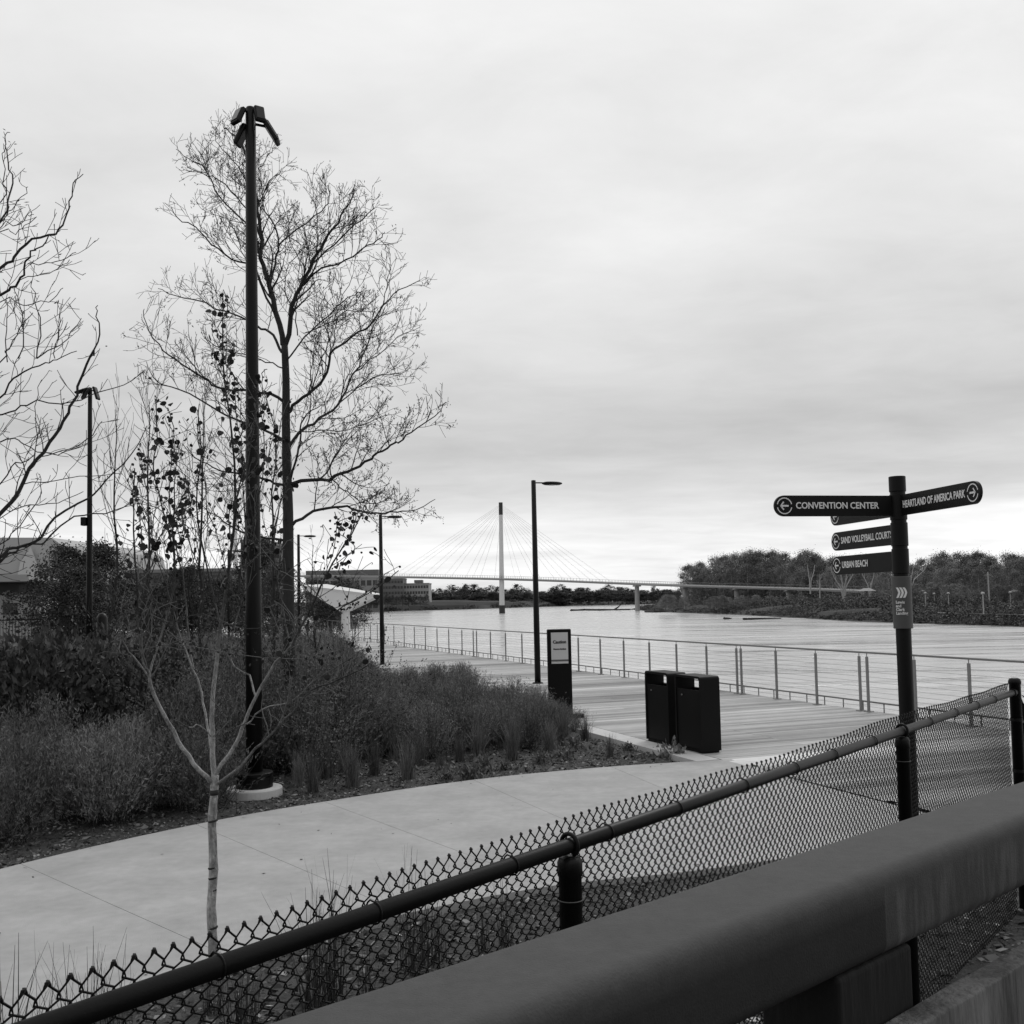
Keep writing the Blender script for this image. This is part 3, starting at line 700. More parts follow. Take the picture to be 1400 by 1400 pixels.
# boulders and driftwood
def rock(name, p, r, m, label, cat, group=None, sq=.7):
    import bmesh
    bm = bmesh.new(); bmesh.ops.create_icosphere(bm, subdivisions=3, radius=1); ph = random.random()*9
    for v in bm.verts:
        c = v.co.copy(); f = 1+.16*math.sin(c.x*3+ph)+.13*math.sin(c.y*4+ph*2)+.1*math.sin(c.z*5+c.x*4+ph)
        v.co = Vector((c.x*r*f, c.y*r*.8*f, c.z*r*sq*f))
    me = bpy.data.meshes.new(name); bm.to_mesh(me); bm.free(); me.materials.append(m)
    o = bpy.data.objects.new(name, me); C.objects.link(o); o.location = p+UP*r*sq*.5; o.rotation_euler = (0, 0, random.random()*6); tag(o, label, cat, group); return o
LIME = mat('limestone', .45, .85, .25, 3, bump=.6, bscale=8)
for k, (px, py, Y, r) in enumerate(((415, 893, 44, .42), (428, 892, 44.5, .5), (441, 890, 43.5, .38), (452, 892, 45, .3))):
    q = at(px, py, Y); q.z = -.05; rock('boulder', q, r*1.5, LIME, 'pale limestone boulder in the row at the foot of the white canopy', 'boulder', 'pale boulders by the canopy')

# ------------------------------------------------------------------ cable-stayed footbridge
br = thing('cable_stayed_footbridge', 'cable-stayed footbridge with a slender white pylon crossing the river in the distance', 'bridge', at(686, 838, 593))
BRW = mat('bridge_white', .72, .7, .06, .1); BRD = mat('bridge_deck', .28, .8, .1, .1); BRX = mat('bridge_dark', .05, .7, .1, .1)
def pyl(px0, px1, yb, yt, Y):
    b0 = at(px1, yb, Y); t0 = at(px0, yt, Y); b0.z = WATER-1; r0, r1 = 7.6*Y/1400/2, 4.6*Y/1400/2
    mid = b0.lerp(t0, .89)
    mb = MB(); mb.tube([b0+UP*5, mid], [r0*.98, r1*1.15], 12); py_ = mb.build('pylon', BRW, br)
    mb = MB(); mb.tube([b0, b0+UP*5.6], [r0*1.12, r0*1.08], 12); mb.build('pylon_base', BRX, py_)
    mb = MB(); mb.tube([mid, t0], [r1*1.25, r1*1.2], 12); mb.build('pylon_head', BRX, py_)
    return b0, t0
b1, t1 = pyl(684.5, 686.5, 838, 687, 593); b2, t2 = pyl(321, 322.5, 838, 685, 610)
dk = [(250, 789, 618), (322, 787.5, 612), (430, 786.5, 606), (526, 787.5, 601), (606, 789, 597), (686, 790.7, 593), (760, 793, 587), (860, 797, 575), (936, 799.5, 545), (1007, 801.5, 515), (1120, 804.5, 470), (1190, 807, 440)]
D = [at(*p) for p in dk]; Dd = [v for sgm in crom(D, 8) for v in sgm[:-1]]+[D[-1]]
def ribbon(name, dz0, dz1, off0, off1, m):
    mb = MB(); vs = []
    for i, p in enumerate(Dd):
        tng = (Dd[min(i+1, len(Dd)-1)]-Dd[max(i-1, 0)]); tng.z = 0; tng.normalize(); nn = Vector((tng.y, -tng.x, 0))
        vs += [p+nn*off0+UP*dz0, p+nn*off1+UP*dz0, p+nn*off1+UP*dz1, p+nn*off0+UP*dz1]
    fs = [(4*i+a, 4*i+(a+1) % 4, 4*i+4+(a+1) % 4, 4*i+4+a) for i in range(len(Dd)-1) for a in range(4)]
    return mb.add(vs, fs).build(name, m, br)
ribbon('deck', -1.1, -.3, -2.6, 2.6, BRD)
ribbon('deck_edge', -.6, .1, -2.75, -2.6, mat('deck_fascia', .6, .7, .1, .1))
ribbon('handrail', 1.25, 1.36, 2.6, 2.72, CABLE)
mb = MB()
for i, p in enumerate(Dd[:-1]):
    for k in range(3):
        q = p.lerp(Dd[i+1], k/3); mb.tube([q+Vector((0, -2.6, -.2)), q+Vector((0, -2.6, 1.3))], .09, 3)
for hh in (.2, 1.28): mb.tube([p+Vector((0, -2.6, hh)) for p in Dd], .06, 3)
mb.build('baluster_screen', CABLE, br)
def deck_at(px):
    best = min(range(len(Dd)), key=lambda i: abs(700+1400*(Dd[i].x/Dd[i].y)-px)); return Dd[best]
STAY = mat('stay_cable', .5, .6, .05, .1)
for (tp_, cxp, lo, hi) in ((t1, 686, 533, 838), (t2, 322, 200, 498)):
    for sdx in (-1, 1):
        for k in range(1, 12):
            px = cxp+(lo-cxp if sdx < 0 else hi-cxp)*k/11
            q = deck_at(px) if px > 250 else at(px, 789, 620)
            for off in (-2.4, 2.4):
                mb = MB(); mb.tube([q+Vector((0, off, 0)), tp_-UP*(1.+(11-k)*.55)], .034, 3, cap=False); mb.build('stay_cable', STAY, br)
for px, yb in ((865, 834), (936, 823), (1007, 821), (1073, 824), (1185, 822)):
    q = deck_at(px); b_ = at(px, yb, q.y)
    mb = MB(); mb.tube([Vector((q.x, q.y, b_.z-2)), Vector((q.x, q.y, q.z-1.1))], [1.35, 1.25], 8); mb.rbox(q.x, q.y, q.z-1.5, 4.2, 5, .8, .2); mb.build('pier', mat('pier_concrete', .36, .8, .1, .3), br)

# ------------------------------------------------------------------ buildings
def bldg(name, label, px0, px1, yt, yb, Y, depth, wallm, floors=0, wx=0, group=None, cat='building', zb=None, roof=True, strip=False):
    a = at(px0, yt, Y); b = at(px1, yt, Y); z0 = at((px0+px1)/2, yb, Y).z if zb is None else zb; zt = at((px0+px1)/2, yt, Y).z
    o = thing(name, label, cat, ((a.x+b.x)/2, Y, z0), group); WM[o.name] = Matrix.Translation(((a.x+b.x)/2, Y, z0))
    mb = MB(); mb.box(a.x, b.x, Y, Y+depth, z0-1, zt); mb.build('wall', wallm, o)
    if roof:
        e = (b.x-a.x)*.01+.1; mb = MB(); mb.box(a.x-e, b.x+e, Y-e, Y+depth+e, zt+.01, zt+(zt-z0)*.04+.2); mb.build('roof', mat('roof_edge', .2, .8), o)
    gl = mat('window_glass', .03, .15, .2, .5, spec=.6)
    if floors:
        fh = (zt-z0)/floors
        for f in range(floors):
            zc = z0+fh*(f+.5)
            for k in range(wx):
                x0 = a.x+(b.x-a.x)*(k+.12)/wx; x1 = a.x+(b.x-a.x)*(k+.88)/wx
                mb = MB(); mb.box(x0, x1, Y-.06, Y+.3, zc-fh*.24, zc+fh*.24); mb.build('window', gl, o)
    return o
GREY1 = mat('facade_grey', .16, .85, .1, .2); GREY2 = mat('facade_pale', .30, .85, .08, .2); DARKF = mat('facade_dark', .13, .85, .1, .2)
bldg('office_building', 'grey office block with a tall blank parapet, behind the white canopy', 418, 517, 790, 836, 880, 40, GREY2, 3, 12)
o = bldg('rooftop_storey', 'long blank grey upper storey on the office block behind the canopy', 418, 517, 779.5, 789.5, 884, 30, GREY1, roof=False, cat='building')
bldg('glass_building', 'low dark glass-fronted building between the office block and the small pale block', 518, 551, 792, 822, 885, 30, GREY1, 4, 8)
o = bldg('pale_office_block', 'small pale block with a rooftop box at the left end of the far shore', 552, 586, 798.5, 822, 890, 30, GREY2, 3, 9)
a = at(566, 793, 891); b = at(577, 793, 891); mb = MB(); mb.box(a.x, b.x, 892, 905, at(570, 798, 891).z+.8, a.z); mb.build('rooftop_box', GREY1, o)
# arena hall at far left
Y = 95; a = at(-160, 735, Y); b = at(60, 786, Y)
ah = thing('arena_hall', 'grey faceted hall with pale flat canopy and white lower wall at far left', 'building', (b.x-6, Y, 0)); WM[ah.name] = Matrix.Translation((b.x-6, Y, 0))
z = lambda py: at(30, py, Y).z
mb = MB(); pr = [at(-200, 735, Y+8), at(70, 735, Y+8), at(84, 745, Y+8), at(94, 790, Y+8), at(94, 838, Y+8), at(-200, 838, Y+8)]
n = len(pr); vs = pr+[v+Vector((0, 30, 0)) for v in pr]
mb.add(vs, [tuple(range(n))[::-1], tuple(range(n, 2*n))]+[(i, (i+1) % n, n+(i+1) % n, n+i) for i in range(n)]).build('hall', mat('hall_cladding', .42, .6, .12, .15, stretch=(1, 1, .4)), ah)
f1 = [at(30, 768, Y+7.9), at(44, 748, Y+7.9), at(60, 790, Y+7.9), at(25, 790, Y+7.9)]
mb = MB(); mb.add([f+Vector((0, -.3, 0)) for f in f1], [(0, 1, 2, 3)]).build('facet', mat('hall_facet', .55, .6, .1, .2), ah)
mb = MB(); mb.box(at(-200, 790, Y).x, at(60, 790, Y).x, Y-3, Y+7.8, z(796), z(787)); mb.build('canopy', mat('hall_canopy', .4, .6, .05, .2), ah)
mb = MB(); mb.box(at(-200, 790, Y).x, at(57, 790, Y).x, Y+1, Y+7.7, z(813), z(796)-.02); mb.build('recess', DARKF, ah)
mb = MB(); mb.box(at(-200, 790, Y).x, at(60, 790, Y).x, Y-1, Y+7.6, -.5, z(813)-.02); mb.build('lower_wall', mat('hall_wall', .42, .7, .05, .4), ah)
for x0, x1, y0, y1 in ((4, 24, 824, 840), (-30, -12, 818, 840)):
    mb = MB(); mb.box(at(x0, 830, Y-1).x, at(x1, 830, Y-1).x, Y-1.05, Y, z(y1), z(y0)); mb.build('doorway', MATS['window_glass'], ah)
for x0 in (26, 40):
    mb = MB(); mb.box(at(x0, 830, Y+1).x, at(x0+10, 830, Y+1).x, Y+.95, Y+2, z(809), z(799)); mb.build('window', mat('win_grey', .14, .3), ah)  # panes in a paler grey than the other window glass
bldg('brick_building', 'long low dark brick building seen through the saplings left of the tall pole', 128, 318, 783, 838, 120, 18, DARKF, 3, 12)
bldg('dark_tower_block', 'dark narrow apartment block showing between the tall pole and the big tree trunk', 329, 360, 742, 838, 240, 30, DARKF, 8, 4)
# picket fence behind the hedge
Y = 36; a = at(-30, 853, Y); b = at(120, 853, Y); pf = thing('picket_fence', 'thin black picket fence beyond the hedge near the pale hall', 'fence', (a.x, Y, 0)); WM[pf.name] = Matrix.Translation((a.x, Y, 0))
zt = at(50, 845, Y).z
for dz in (zt-.05, zt-1.1):
    mb = MB(); mb.box(a.x, b.x, Y-.02, Y+.02, dz-.02, dz+.02); mb.build('rail', BLACK, pf)
mb = MB(); x = a.x
while x < b.x: mb.box(x-.008, x+.008, Y-.008, Y+.008, 0, zt); x += .11
mb.build('pickets', BLACK, pf)

# ================================================================== VEGETATION
def nrmz(v): return v.normalized() if v.length > 1e-9 else Vector((0, 0, 1))
def perp(t):
    a = Vector((rng.normal(), rng.normal(), rng.normal())); a -= t*a.dot(t); return nrmz(a)
def sample(pts, t):
    L_ = [0.]
    for a, b in zip(pts[:-1], pts[1:]): L_.append(L_[-1]+(b-a).length)
    d = t*L_[-1]
    for i in range(len(pts)-1):
        if d <= L_[i+1] or i == len(pts)-2:
            k = (d-L_[i])/max(L_[i+1]-L_[i], 1e-9); return pts[i].lerp(pts[i+1], min(max(k, 0), 1)), nrmz(pts[i+1]-pts[i])
def plen(pts): return sum((b-a).length for a, b in zip(pts[:-1], pts[1:]))
def rad_at(r0, r1, t): return r0+(r1-r0)*t
class Grow:
    """bare branches: every limb throws side shoots, these throw twigs"""
    def __init__(s, big, twig, P): s.big, s.twig, s.P = big, twig, P; s.tips = []; s.n = 0
    def limb(s, pts, r0, r1, lvl=0, t0=.12, sides=None):
        P = s.P; mb = s.big if lvl <= P.get('biglvl', 0) else s.twig
        n = sides or (8 if r0 > .04 else 5 if r0 > .012 else 3)
        mb.tube(pts, [max(rad_at(r0, r1, i/(len(pts)-1)), P['rmin']) for i in range(len(pts))], n, cap=False); s.n += 1
        if lvl >= P['levels']: s.tips.append((pts[-1], nrmz(pts[-1]-pts[-2]), pts)); return
        Lp = plen(pts); sp_ = P['space'][lvl]; d = Lp*t0+rng.uniform(0, sp_)
        while d < Lp*.985:
            t = d/Lp; p, tg = sample(pts, t)
            ln = P['len'][lvl]*(1-P.get('tap', .55)*t)*rng.uniform(.55, 1.25)
            ln = min(ln, Lp*(.75 if lvl else .6))
            s.shoot(p, tg, ln, max(rad_at(r0, r1, t)*P['rr'], P['rmin']), lvl+1)
            d += sp_*rng.uniform(.5, 1.5)
        # leading twig end
    def shoot(s, p, tg, ln, r, lvl):
        P = s.P; ang = R(rng.uniform(*P['ang'])); q = perp(tg)
        q = nrmz(q+Vector((0, 0, P.get('upq', .35)))); q -= tg*q.dot(tg)*.7
        dr = nrmz(tg*math.cos(ang)+nrmz(q)*math.sin(ang)); seg = max(3, int(ln/P['seg'])); pts = [p]
        for k in range(seg):
            dr = nrmz(dr+Vector(rng.normal(size=3))*P['wig']+Vector((0, 0, P['up']))); pts.append(pts[-1]+dr*ln/seg)
        s.limb(pts, r, P['rmin'], lvl)
def pxl(D, lst, dy0=0., dy1=0., wob=.0):
    n = len(lst); out = []
    for i, q in enumerate(lst):
        t = i/(n-1); out.append(at(q[0], q[1], D+dy0+(dy1-dy0)*t))
    # soften
    res = []
    for sgm in crom(out, 3): res += sgm[:-1]
    res.append(out[-1])
    for i in range(1, len(res)-1): res[i] = res[i]+Vector(rng.normal(size=3))*wob
    return res
def nx(lst, f, ox, oy): return [(ox+x/f, oy+y/f) for x, y in lst]

# ------------------------------------------------------------------ the big bare tree
DT = 15.
bt = at(397, 1000, DT); bt.z = -.1
big = thing('bare_tree', 'big bare tree with an upswept open crown behind the tall floodlight pole', 'tree', bt)
tm, cm = MB(), MB()
g = Grow(tm, cm, dict(levels=3, space=(.15, .115, .12), len=(1.12, .60, .24), tap=.76, rr=.5, rmin=.0031, ang=(28, 60), seg=.085, wig=.13, up=.055, biglvl=0, upq=.25))
k2 = 460/1400; c2 = lambda l: nx(l, 1400/460, 180, 130); c4 = lambda l: nx(l, 4, 300, 600)
trunk = pxl(DT, [(399, 1010), (397, 940), (395, 860), (394, 760), (394, 700), (392, 640), (391, 580), (391, 520), (389, 472)])
tm.tube(trunk, [.10-.052*i/(len(trunk)-1) for i in range(len(trunk))], 12)
LM = [  # limb polyline, radius, depth offset at the tip
 (c2([(630, 1040), (600, 900), (560, 760), (540, 680), (538, 560), (520, 440), (500, 320), (465, 210), (440, 185), (400, 150), (385, 140)]), .045, .5),
 (c2([(640, 1040), (668, 880), (700, 800), (760, 690), (800, 610), (860, 530), (900, 460), (925, 390)]), .042, -.6),
 (c2([(575, 820), (600, 700), (610, 620), (592, 540), (545, 460), (560, 380), (610, 330)]), .026, .8),
 (c2([(608, 630), (690, 555), (790, 480), (815, 430), (822, 365)]), .018, .9),
 (c2([(690, 810), (790, 725), (890, 690), (980, 630), (1040, 590), (1052, 570)]), .022, -1.2),
 (c2([(760, 695), (840, 620), (930, 540), (1000, 480), (1010, 450)]), .018, .2),
 (c2([(645, 1330), (690, 1275), (760, 1225), (810, 1150), (830, 1075), (920, 1010), (1000, 950), (1050, 870), (1120, 810), (1200, 770)]), .036, -.9),
 (c2([(1040, 880), (1065, 800), (1070, 700)]), .012, -.9),
 (c2([(650, 1480), (700, 1400), (780, 1345), (860, 1285), (905, 1200), (960, 1090), (1010, 960), (1050, 870)]), .036, .9),
 (c2([(860, 1285), (940, 1220), (1040, 1165), (1120, 1160), (1165, 1130)]), .016, 1.1),
 (c2([(930, 1150), (1020, 1080), (1110, 1010), (1200, 965)]), .014, 1.1),
 (c2([(640, 1110), (720, 1010), (800, 930), (880, 860), (940, 820)]), .018, -1.5),
 (c2([(720, 990), (820, 950), (900, 900), (960, 900)]), .012, -1.3),
 (c4([(390, 250), (490, 225), (600, 215), (700, 175), (800, 130), (870, 80), (940, 40), (1000, 0), (1080, -60), (1180, -130), (1240, -200)]), .040, -.7),
 (c4([(400, 470), (480, 410), (600, 380), (700, 375), (800, 400), (900, 405), (1000, 400), (1080, 390), (1180, 330)]), .034, .6),
 (c4([(600, 218), (660, 260), (720, 310), (800, 350), (880, 340), (960, 300)]), .016, 1.),
 (c4([(390, 220), (430, 80), (440, 0), (450, -80), (500, -150), (580, -190)]), .026, -1.2),
 (c2([(625, 1070), (590, 1000), (540, 970), (480, 935), (380, 900), (280, 855), (180, 835), (110, 805)]), .030, .8),
 (c2([(640, 1280), (590, 1250), (520, 1235), (450, 1230), (360, 1220), (280, 1165), (180, 1105), (110, 1040), (55, 950), (52, 890)]), .034, -.4),
 (c2([(640, 1440), (560, 1400), (440, 1350), (330, 1290), (200, 1220), (100, 1190), (62, 1110)]), .030, .9),
 (c2([(590, 900), (545, 800), (500, 712), (420, 680), (330, 620), (260, 545), (195, 520), (165, 465)]), .026, -.6),
 (c2([(560, 770), (530, 650), (500, 560), (420, 480), (350, 400), (290, 290), (235, 265), (185, 225)]), .024, .7),
 (c2([(538, 600), (500, 500), (440, 430), (360, 350), (300, 330), (230, 300)]), .018, -.8),
 (c2([(520, 450), (470, 330), (400, 250), (350, 190), (350, 150)]), .014, .7),
 (c2([(540, 480), (560, 390), (600, 330), (640, 350)]), .012, .4),
 (c2([(540, 300), (570, 250), (600, 215)]), .008, .3),
 (c4([(385, 270), (300, 240), (200, 200), (100, 190), (0, 170), (-100, 120), (-180, 40)]), .030, -.9),
 (c4([(370, 560), (250, 540), (160, 520), (60, 480), (0, 430), (-60, 400), (-130, 330)]), .028, .5),
 (c2([(640, 1140), (560, 1110), (470, 1080), (380, 1060), (300, 1010)]), .016, -1.2),
 (c2([(690, 1000), (680, 900), (640, 800), (660, 700), (700, 640)]), .014, -1.4),
 (c2([(830, 1080), (850, 980), (860, 880), (920, 750)]), .013, -.6),
 (c2([(700, 810), (720, 720), (680, 650), (650, 560), (690, 470)]), .013, .6),
 (c2([(700, 1400), (780, 1400), (900, 1390), (1010, 1350), (1080, 1330)]), .014, -.9),
]
for l, r, dy in LM: g.limb(pxl(DT, l, 0, dy, .012), r*(.74 if r < .042 else .95), .005, 0, t0=.14)
tm.build('trunk', BARK, big, smooth=True); cm.build('crown', BARKB, big)
# the few dry leaflets that still hang in the lower right and middle
tips = [t for t in g.tips]
cn = []
for p, tg, pts in tips:
    q = 700+1400*p.x/p.y; z_ = 822-1400*(p.z-EYE)/p.y
    pr = .9 if (z_ > 540 and q > 430) else .16
    if rng.random() < pr:
        for k in range(rng.integers(3, 9)): a, _ = sample(pts, rng.random()); cn.append(a+Vector(rng.normal(size=3))*.025-UP*.02)
cn = np.array([list(c) for c in cn]); V, Q = leafarr(cn, .042, .015, np.array([[0, 0, -1.]]), .6)
fast('dry_leaves', V, Q, LEAFD, big, rng.uniform(.5, 1.3, len(Q)))

# ------------------------------------------------------------------ the bare tree at the left edge (trunk outside the frame)
DL = 8.
c1 = lambda l: nx(l, 4, 0, 140); c3 = lambda l: nx(l, 3.333, 0, 480)
tb = at(-190, 1000, DL); tb.z = -.1
lt = thing('bare_tree', 'bare tree reaching in from the left edge with long curving branches', 'tree', tb)
tm, cm = MB(), MB()
g = Grow(tm, cm, dict(levels=2, space=(.15, .13), len=(.58, .24), tap=.8, rr=.5, rmin=.0025, ang=(25, 60), seg=.065, wig=.14, up=.08, biglvl=0, upq=.3))
tr_ = pxl(DL, [(-190, 1050), (-185, 900), (-180, 780), (-170, 600), (-160, 400), (-150, 250)])
tm.tube(tr_, [.11-.07*i/(len(tr_)-1) for i in range(len(tr_))], 10)
for l, r, dy in [
 ([(-175, 860), (-90, 790)]+c3([(0, 750), (110, 590), (200, 450), (270, 350), (330, 250), (375, 110), (430, 0)])+c1([(500, 1380), (548, 1270), (530, 1170), (535, 1110)]), .026, -.3),
 ([(-178, 900), (-80, 800)]+c3([(0, 935), (60, 895), (150, 880), (250, 760), (400, 670), (480, 590), (600, 470), (670, 340)]), .024, .5),
 ([(-175, 880), (-80, 830)]+c3([(0, 960), (90, 900), (190, 875), (330, 760), (480, 740), (600, 690), (680, 645)]), .017, .9),
 ([(-172, 640), (-90, 440)]+c1([(0, 920), (80, 840), (180, 750), (300, 715), (345, 645), (385, 540), (398, 440), (455, 392)]), .020, .3),
 ([(-172, 660), (-90, 460)]+c1([(0, 1055), (80, 1000), (130, 940), (160, 850), (200, 800), (270, 740), (330, 700)]), .018, -.5),
 ([(-165, 560), (-70, 380)]+c1([(0, 645), (45, 540), (65, 430), (45, 330), (30, 240), (28, 190), (55, 165)]), .015, .6),
 ([(-168, 500), (-80, 400)]+c1([(0, 650), (60, 590), (120, 510), (152, 462)]), .008, .3),
 ([(-168, 500), (-80, 340)]+c1([(0, 540), (20, 440), (18, 320), (30, 240)]), .009, -.3),
 ([(-170, 540), (-80, 400)]+c1([(0, 680), (90, 680), (150, 625), (185, 612)]), .008, .4),
 ([(-170, 640), (-80, 420)]+c1([(0, 720), (80, 710), (140, 680), (200, 625)]), .008, .2),
 ([(-172, 720), (-60, 560)]+c3([(0, 210), (60, 130), (120, 90), (200, 60), (260, 40), (350, 0)]), .015, -.5),
 (c1([(100, 975), (180, 955), (270, 935), (330, 900), (380, 860)]), .006, .3), (c1([(150, 885), (250, 875), (340, 860), (415, 820)]), .006, -.2),
 ([(-172, 740), (-60, 585)]+c3([(0, 290), (100, 260), (170, 235), (330, 235), (450, 190), (560, 150), (665, 85)]), .012, .2),
 ([(-170, 760), (-60, 640)]+c3([(0, 410), (60, 400), (140, 440), (260, 480), (380, 430)]), .011, -.4),
 ([(-172, 790), (-60, 690)]+c3([(0, 600), (50, 520), (130, 500), (170, 380), (160, 250), (190, 130)]), .011, .5),
 (c3([(110, 605), (250, 590), (420, 565), (560, 560)]), .007, .3), (c3([(190, 480), (330, 440), (420, 380), (465, 320)]), .007, -.3),
 ([(-172, 700), (-60, 520)]+c1([(0, 1100), (120, 1110), (200, 1095), (290, 1080), (345, 1015)]), .008, .1),
 (c1([(200, 1400), (215, 1220), (195, 1090), (170, 980)]), .008, -.2), (c1([(100, 1400), (130, 1290), (105, 1100), (80, 1010)]), .008, .2),
 ([(-170, 760), (-60, 560)]+c1([(0, 1420), (45, 1340), (110, 1240), (180, 1150)]), .010, -.4), (c1([(40, 1420), (35, 1240), (35, 1080)]), .007, .3),
 (c1([(200, 1400), (300, 1340), (370, 1290), (445, 1180)]), .009, .3), (c1([(300, 1400), (315, 1290), (325, 1160)]), .006, .1),
 ([(-172, 830), (-60, 760)]+c3([(0, 880), (90, 800), (190, 640), (180, 560)]), .010, .6),
 ([(-172, 820), (-60, 720)]+c3([(0, 740), (60, 720), (140, 700), (260, 690), (380, 640)]), .010, .4),
]: g.limb(pxl(DL, l, 0, dy, .008), r*.74, .0032, 0, t0=.22 if l[0][0] < 0 else .08)
tm.build('trunk', BARK, lt, smooth=True); cm.build('crown', BARKB, lt)
cn = []
for p, tg, pts in g.tips:
    if rng.random() < .12:
        for k in range(rng.integers(1, 3)): cn.append(p+Vector(rng.normal(size=3))*.03)
V, Q = leafarr(np.array([list(c) for c in cn]), .04, .012, np.array([[1., 0, 0.]]), .7); fast('dry_leaves', V, Q, LEAFD, lt, np.ones(len(Q)))

# ------------------------------------------------------------------ young tree in front of the path (red-bud, some heart-shaped leaves left)
DY = onz(290, 1338, .12).y
yb = onz(290, 1338, .0)
yt = thing('young_tree', 'young pale-barked tree just behind the fence with a few round leaves left', 'tree', yb)
tm, cm = MB(), MB(); kk = lambda l: nx(l, 3.5, 0, 830)
g = Grow(tm, cm, dict(levels=2, space=(.10, .09), len=(.42, .18), rr=.5, rmin=.0019, ang=(25, 60), seg=.045, wig=.22, up=.06, biglvl=0, upq=.3))
SCAR = mat('scar', .04, .9, .3, 40)
for py_, ww_ in ((1083, .026), (1122, .029), (1186, .028), (1200, .026), (1217, .022), (1268, .029)):
    c_ = at(291 if py_ > 1100 else 293, py_, DY); dz_ = .006 if py_ not in (1083,) else .016
    mb = MB(); mb.tube([c_-UP*dz_+Vector((.001, 0, 0)), c_, c_+UP*dz_*.8+Vector((-.001, 0, 0))], [ww_*.93, ww_*1.02, ww_*.9], 10); mb.build('bark_scar', SCAR, yt, smooth=True)
trk = pxl(DY, [(290, 1345), (291, 1290), (289, 1240), (292, 1190), (290, 1130), (293, 1085), (294, 1060)], wob=.0015)
tm.tube(trk, [.027-.006*i/(len(trk)-1)+.0025*(i in (5, 9, 13, 16)) for i in range(len(trk))], 12)
leafstem = []
for l, r, dy, lf in [
 ([(292, 1070)]+kk([(990, 815), (900, 715), (830, 595), (760, 470), (715, 330), (705, 300)])+[(196, 905), (188, 840), (186, 770), (182, 700), (184, 640)], .0145, -.25, 1),
 ([(203, 925)]+kk([(650, 250), (600, 190), (560, 60)])+[(150, 800)], .006, .1, 0),
 (kk([(715, 320), (745, 235)])+[(225, 850), (240, 780), (222, 690), (210, 640), (215, 590), (212, 545)], .008, .3, 2),
 ([(294, 1075)]+kk([(1015, 640), (1018, 480), (1035, 260), (1060, 60)])+[(312, 780), (322, 700), (318, 600), (306, 500), (305, 400)], .017, .15, 2),
 ([(290, 1030)]+kk([(990, 560), (965, 410), (925, 300), (870, 160), (835, 40)])+[(225, 790), (190, 700)], .009, .4, 1),
 ([(265, 915), (256, 850), (250, 790), (235, 720), (232, 650), (238, 600)], .006, .5, 2),
 ([(296, 1058)]+kk([(1130, 655), (1175, 545), (1225, 430), (1320, 270), (1395, 180)])+[(430, 820), (455, 770), (480, 730), (497, 700)], .013, -.3, 2),
 ([(296, 1072)]+kk([(1130, 780), (1220, 680), (1300, 605), (1395, 505)])+[(425, 945), (462, 930), (505, 908)], .012, -.5, 0),
 (kk([(1180, 560), (1250, 490), (1390, 455)])+[(440, 925), (480, 900)], .006, -.2, 0),
 (kk([(1225, 430), (1190, 330), (1100, 240)])+[(330, 820), (345, 720), (362, 620), (350, 520)], .007, .35, 2),
 ([(300, 850), (280, 760), (268, 690), (275, 620), (270, 560)], .006, -.3, 2),
 ([(397, 881), (380, 800), (375, 740), (383, 690), (400, 640)], .006, .25, 2),
 ([(318, 700), (335, 640), (345, 590), (352, 540)], .005, .2, 2),
 ([(225, 850), (200, 780), (240, 700), (260, 660)], .005, -.4, 2), (kk([(1010, 620), (960, 570), (905, 575)]), .004, -.2, 0),
 (kk([(1020, 620), (1100, 540), (1130, 480)]), .004, -.2, 0), ([(440, 850), (470, 830), (520, 800), (545, 780)], .005, .2, 1),
]:
    pp = pxl(DY, l, 0, dy, .003); g.limb(pp, r, .003, 0, t0=.35 if len(l) > 5 else .2)
    if lf: leafstem.append((pp, lf))
cm2 = cm
hv, hf, ht = [], [], []
HEART = [(0, 0), (.32, .10), (.5, .38), (.42, .68), (0, 1.0), (-.42, .68), (-.5, .38), (-.32, .10)]
def heart(p, size):
    dn = nrmz(Vector((rng.normal()*.5, rng.normal()*.5, -1))); sd_ = nrmz(dn.cross(Vector(rng.normal(size=3)))); nm = dn.cross(sd_); b = len(hv); cu = rng.uniform(-.5, .9)
    for x, y in HEART: hv.append(p+(sd_*x+dn*y+nm*(cu*abs(x)+.15*y*y))*size)
    hf.append(tuple(range(b, b+8))); ht.append(rng.uniform(.35, 1.9))
for pp, lf in leafstem:
    Lp = plen(pp); nL = int(Lp*(12 if lf == 2 else 7))
    for _ in range(nL):
        t = rng.uniform(.45 if lf == 2 else .5, 1.0); p, _t = sample(pp, t)
        cl = rng.integers(1, 3)
        for k in range(cl): heart(p+Vector(rng.normal(size=3))*.032-UP*.01, rng.uniform(.018, .05))
for p, tg, pts in g.tips:
    px_ = 700+1400*p.x/p.y; py_ = 822-1400*(p.z-EYE)/p.y
    if rng.random() < (.55 if py_ > 600 else .25) and py_ < 930:
        heart(p, rng.uniform(.014, .042))
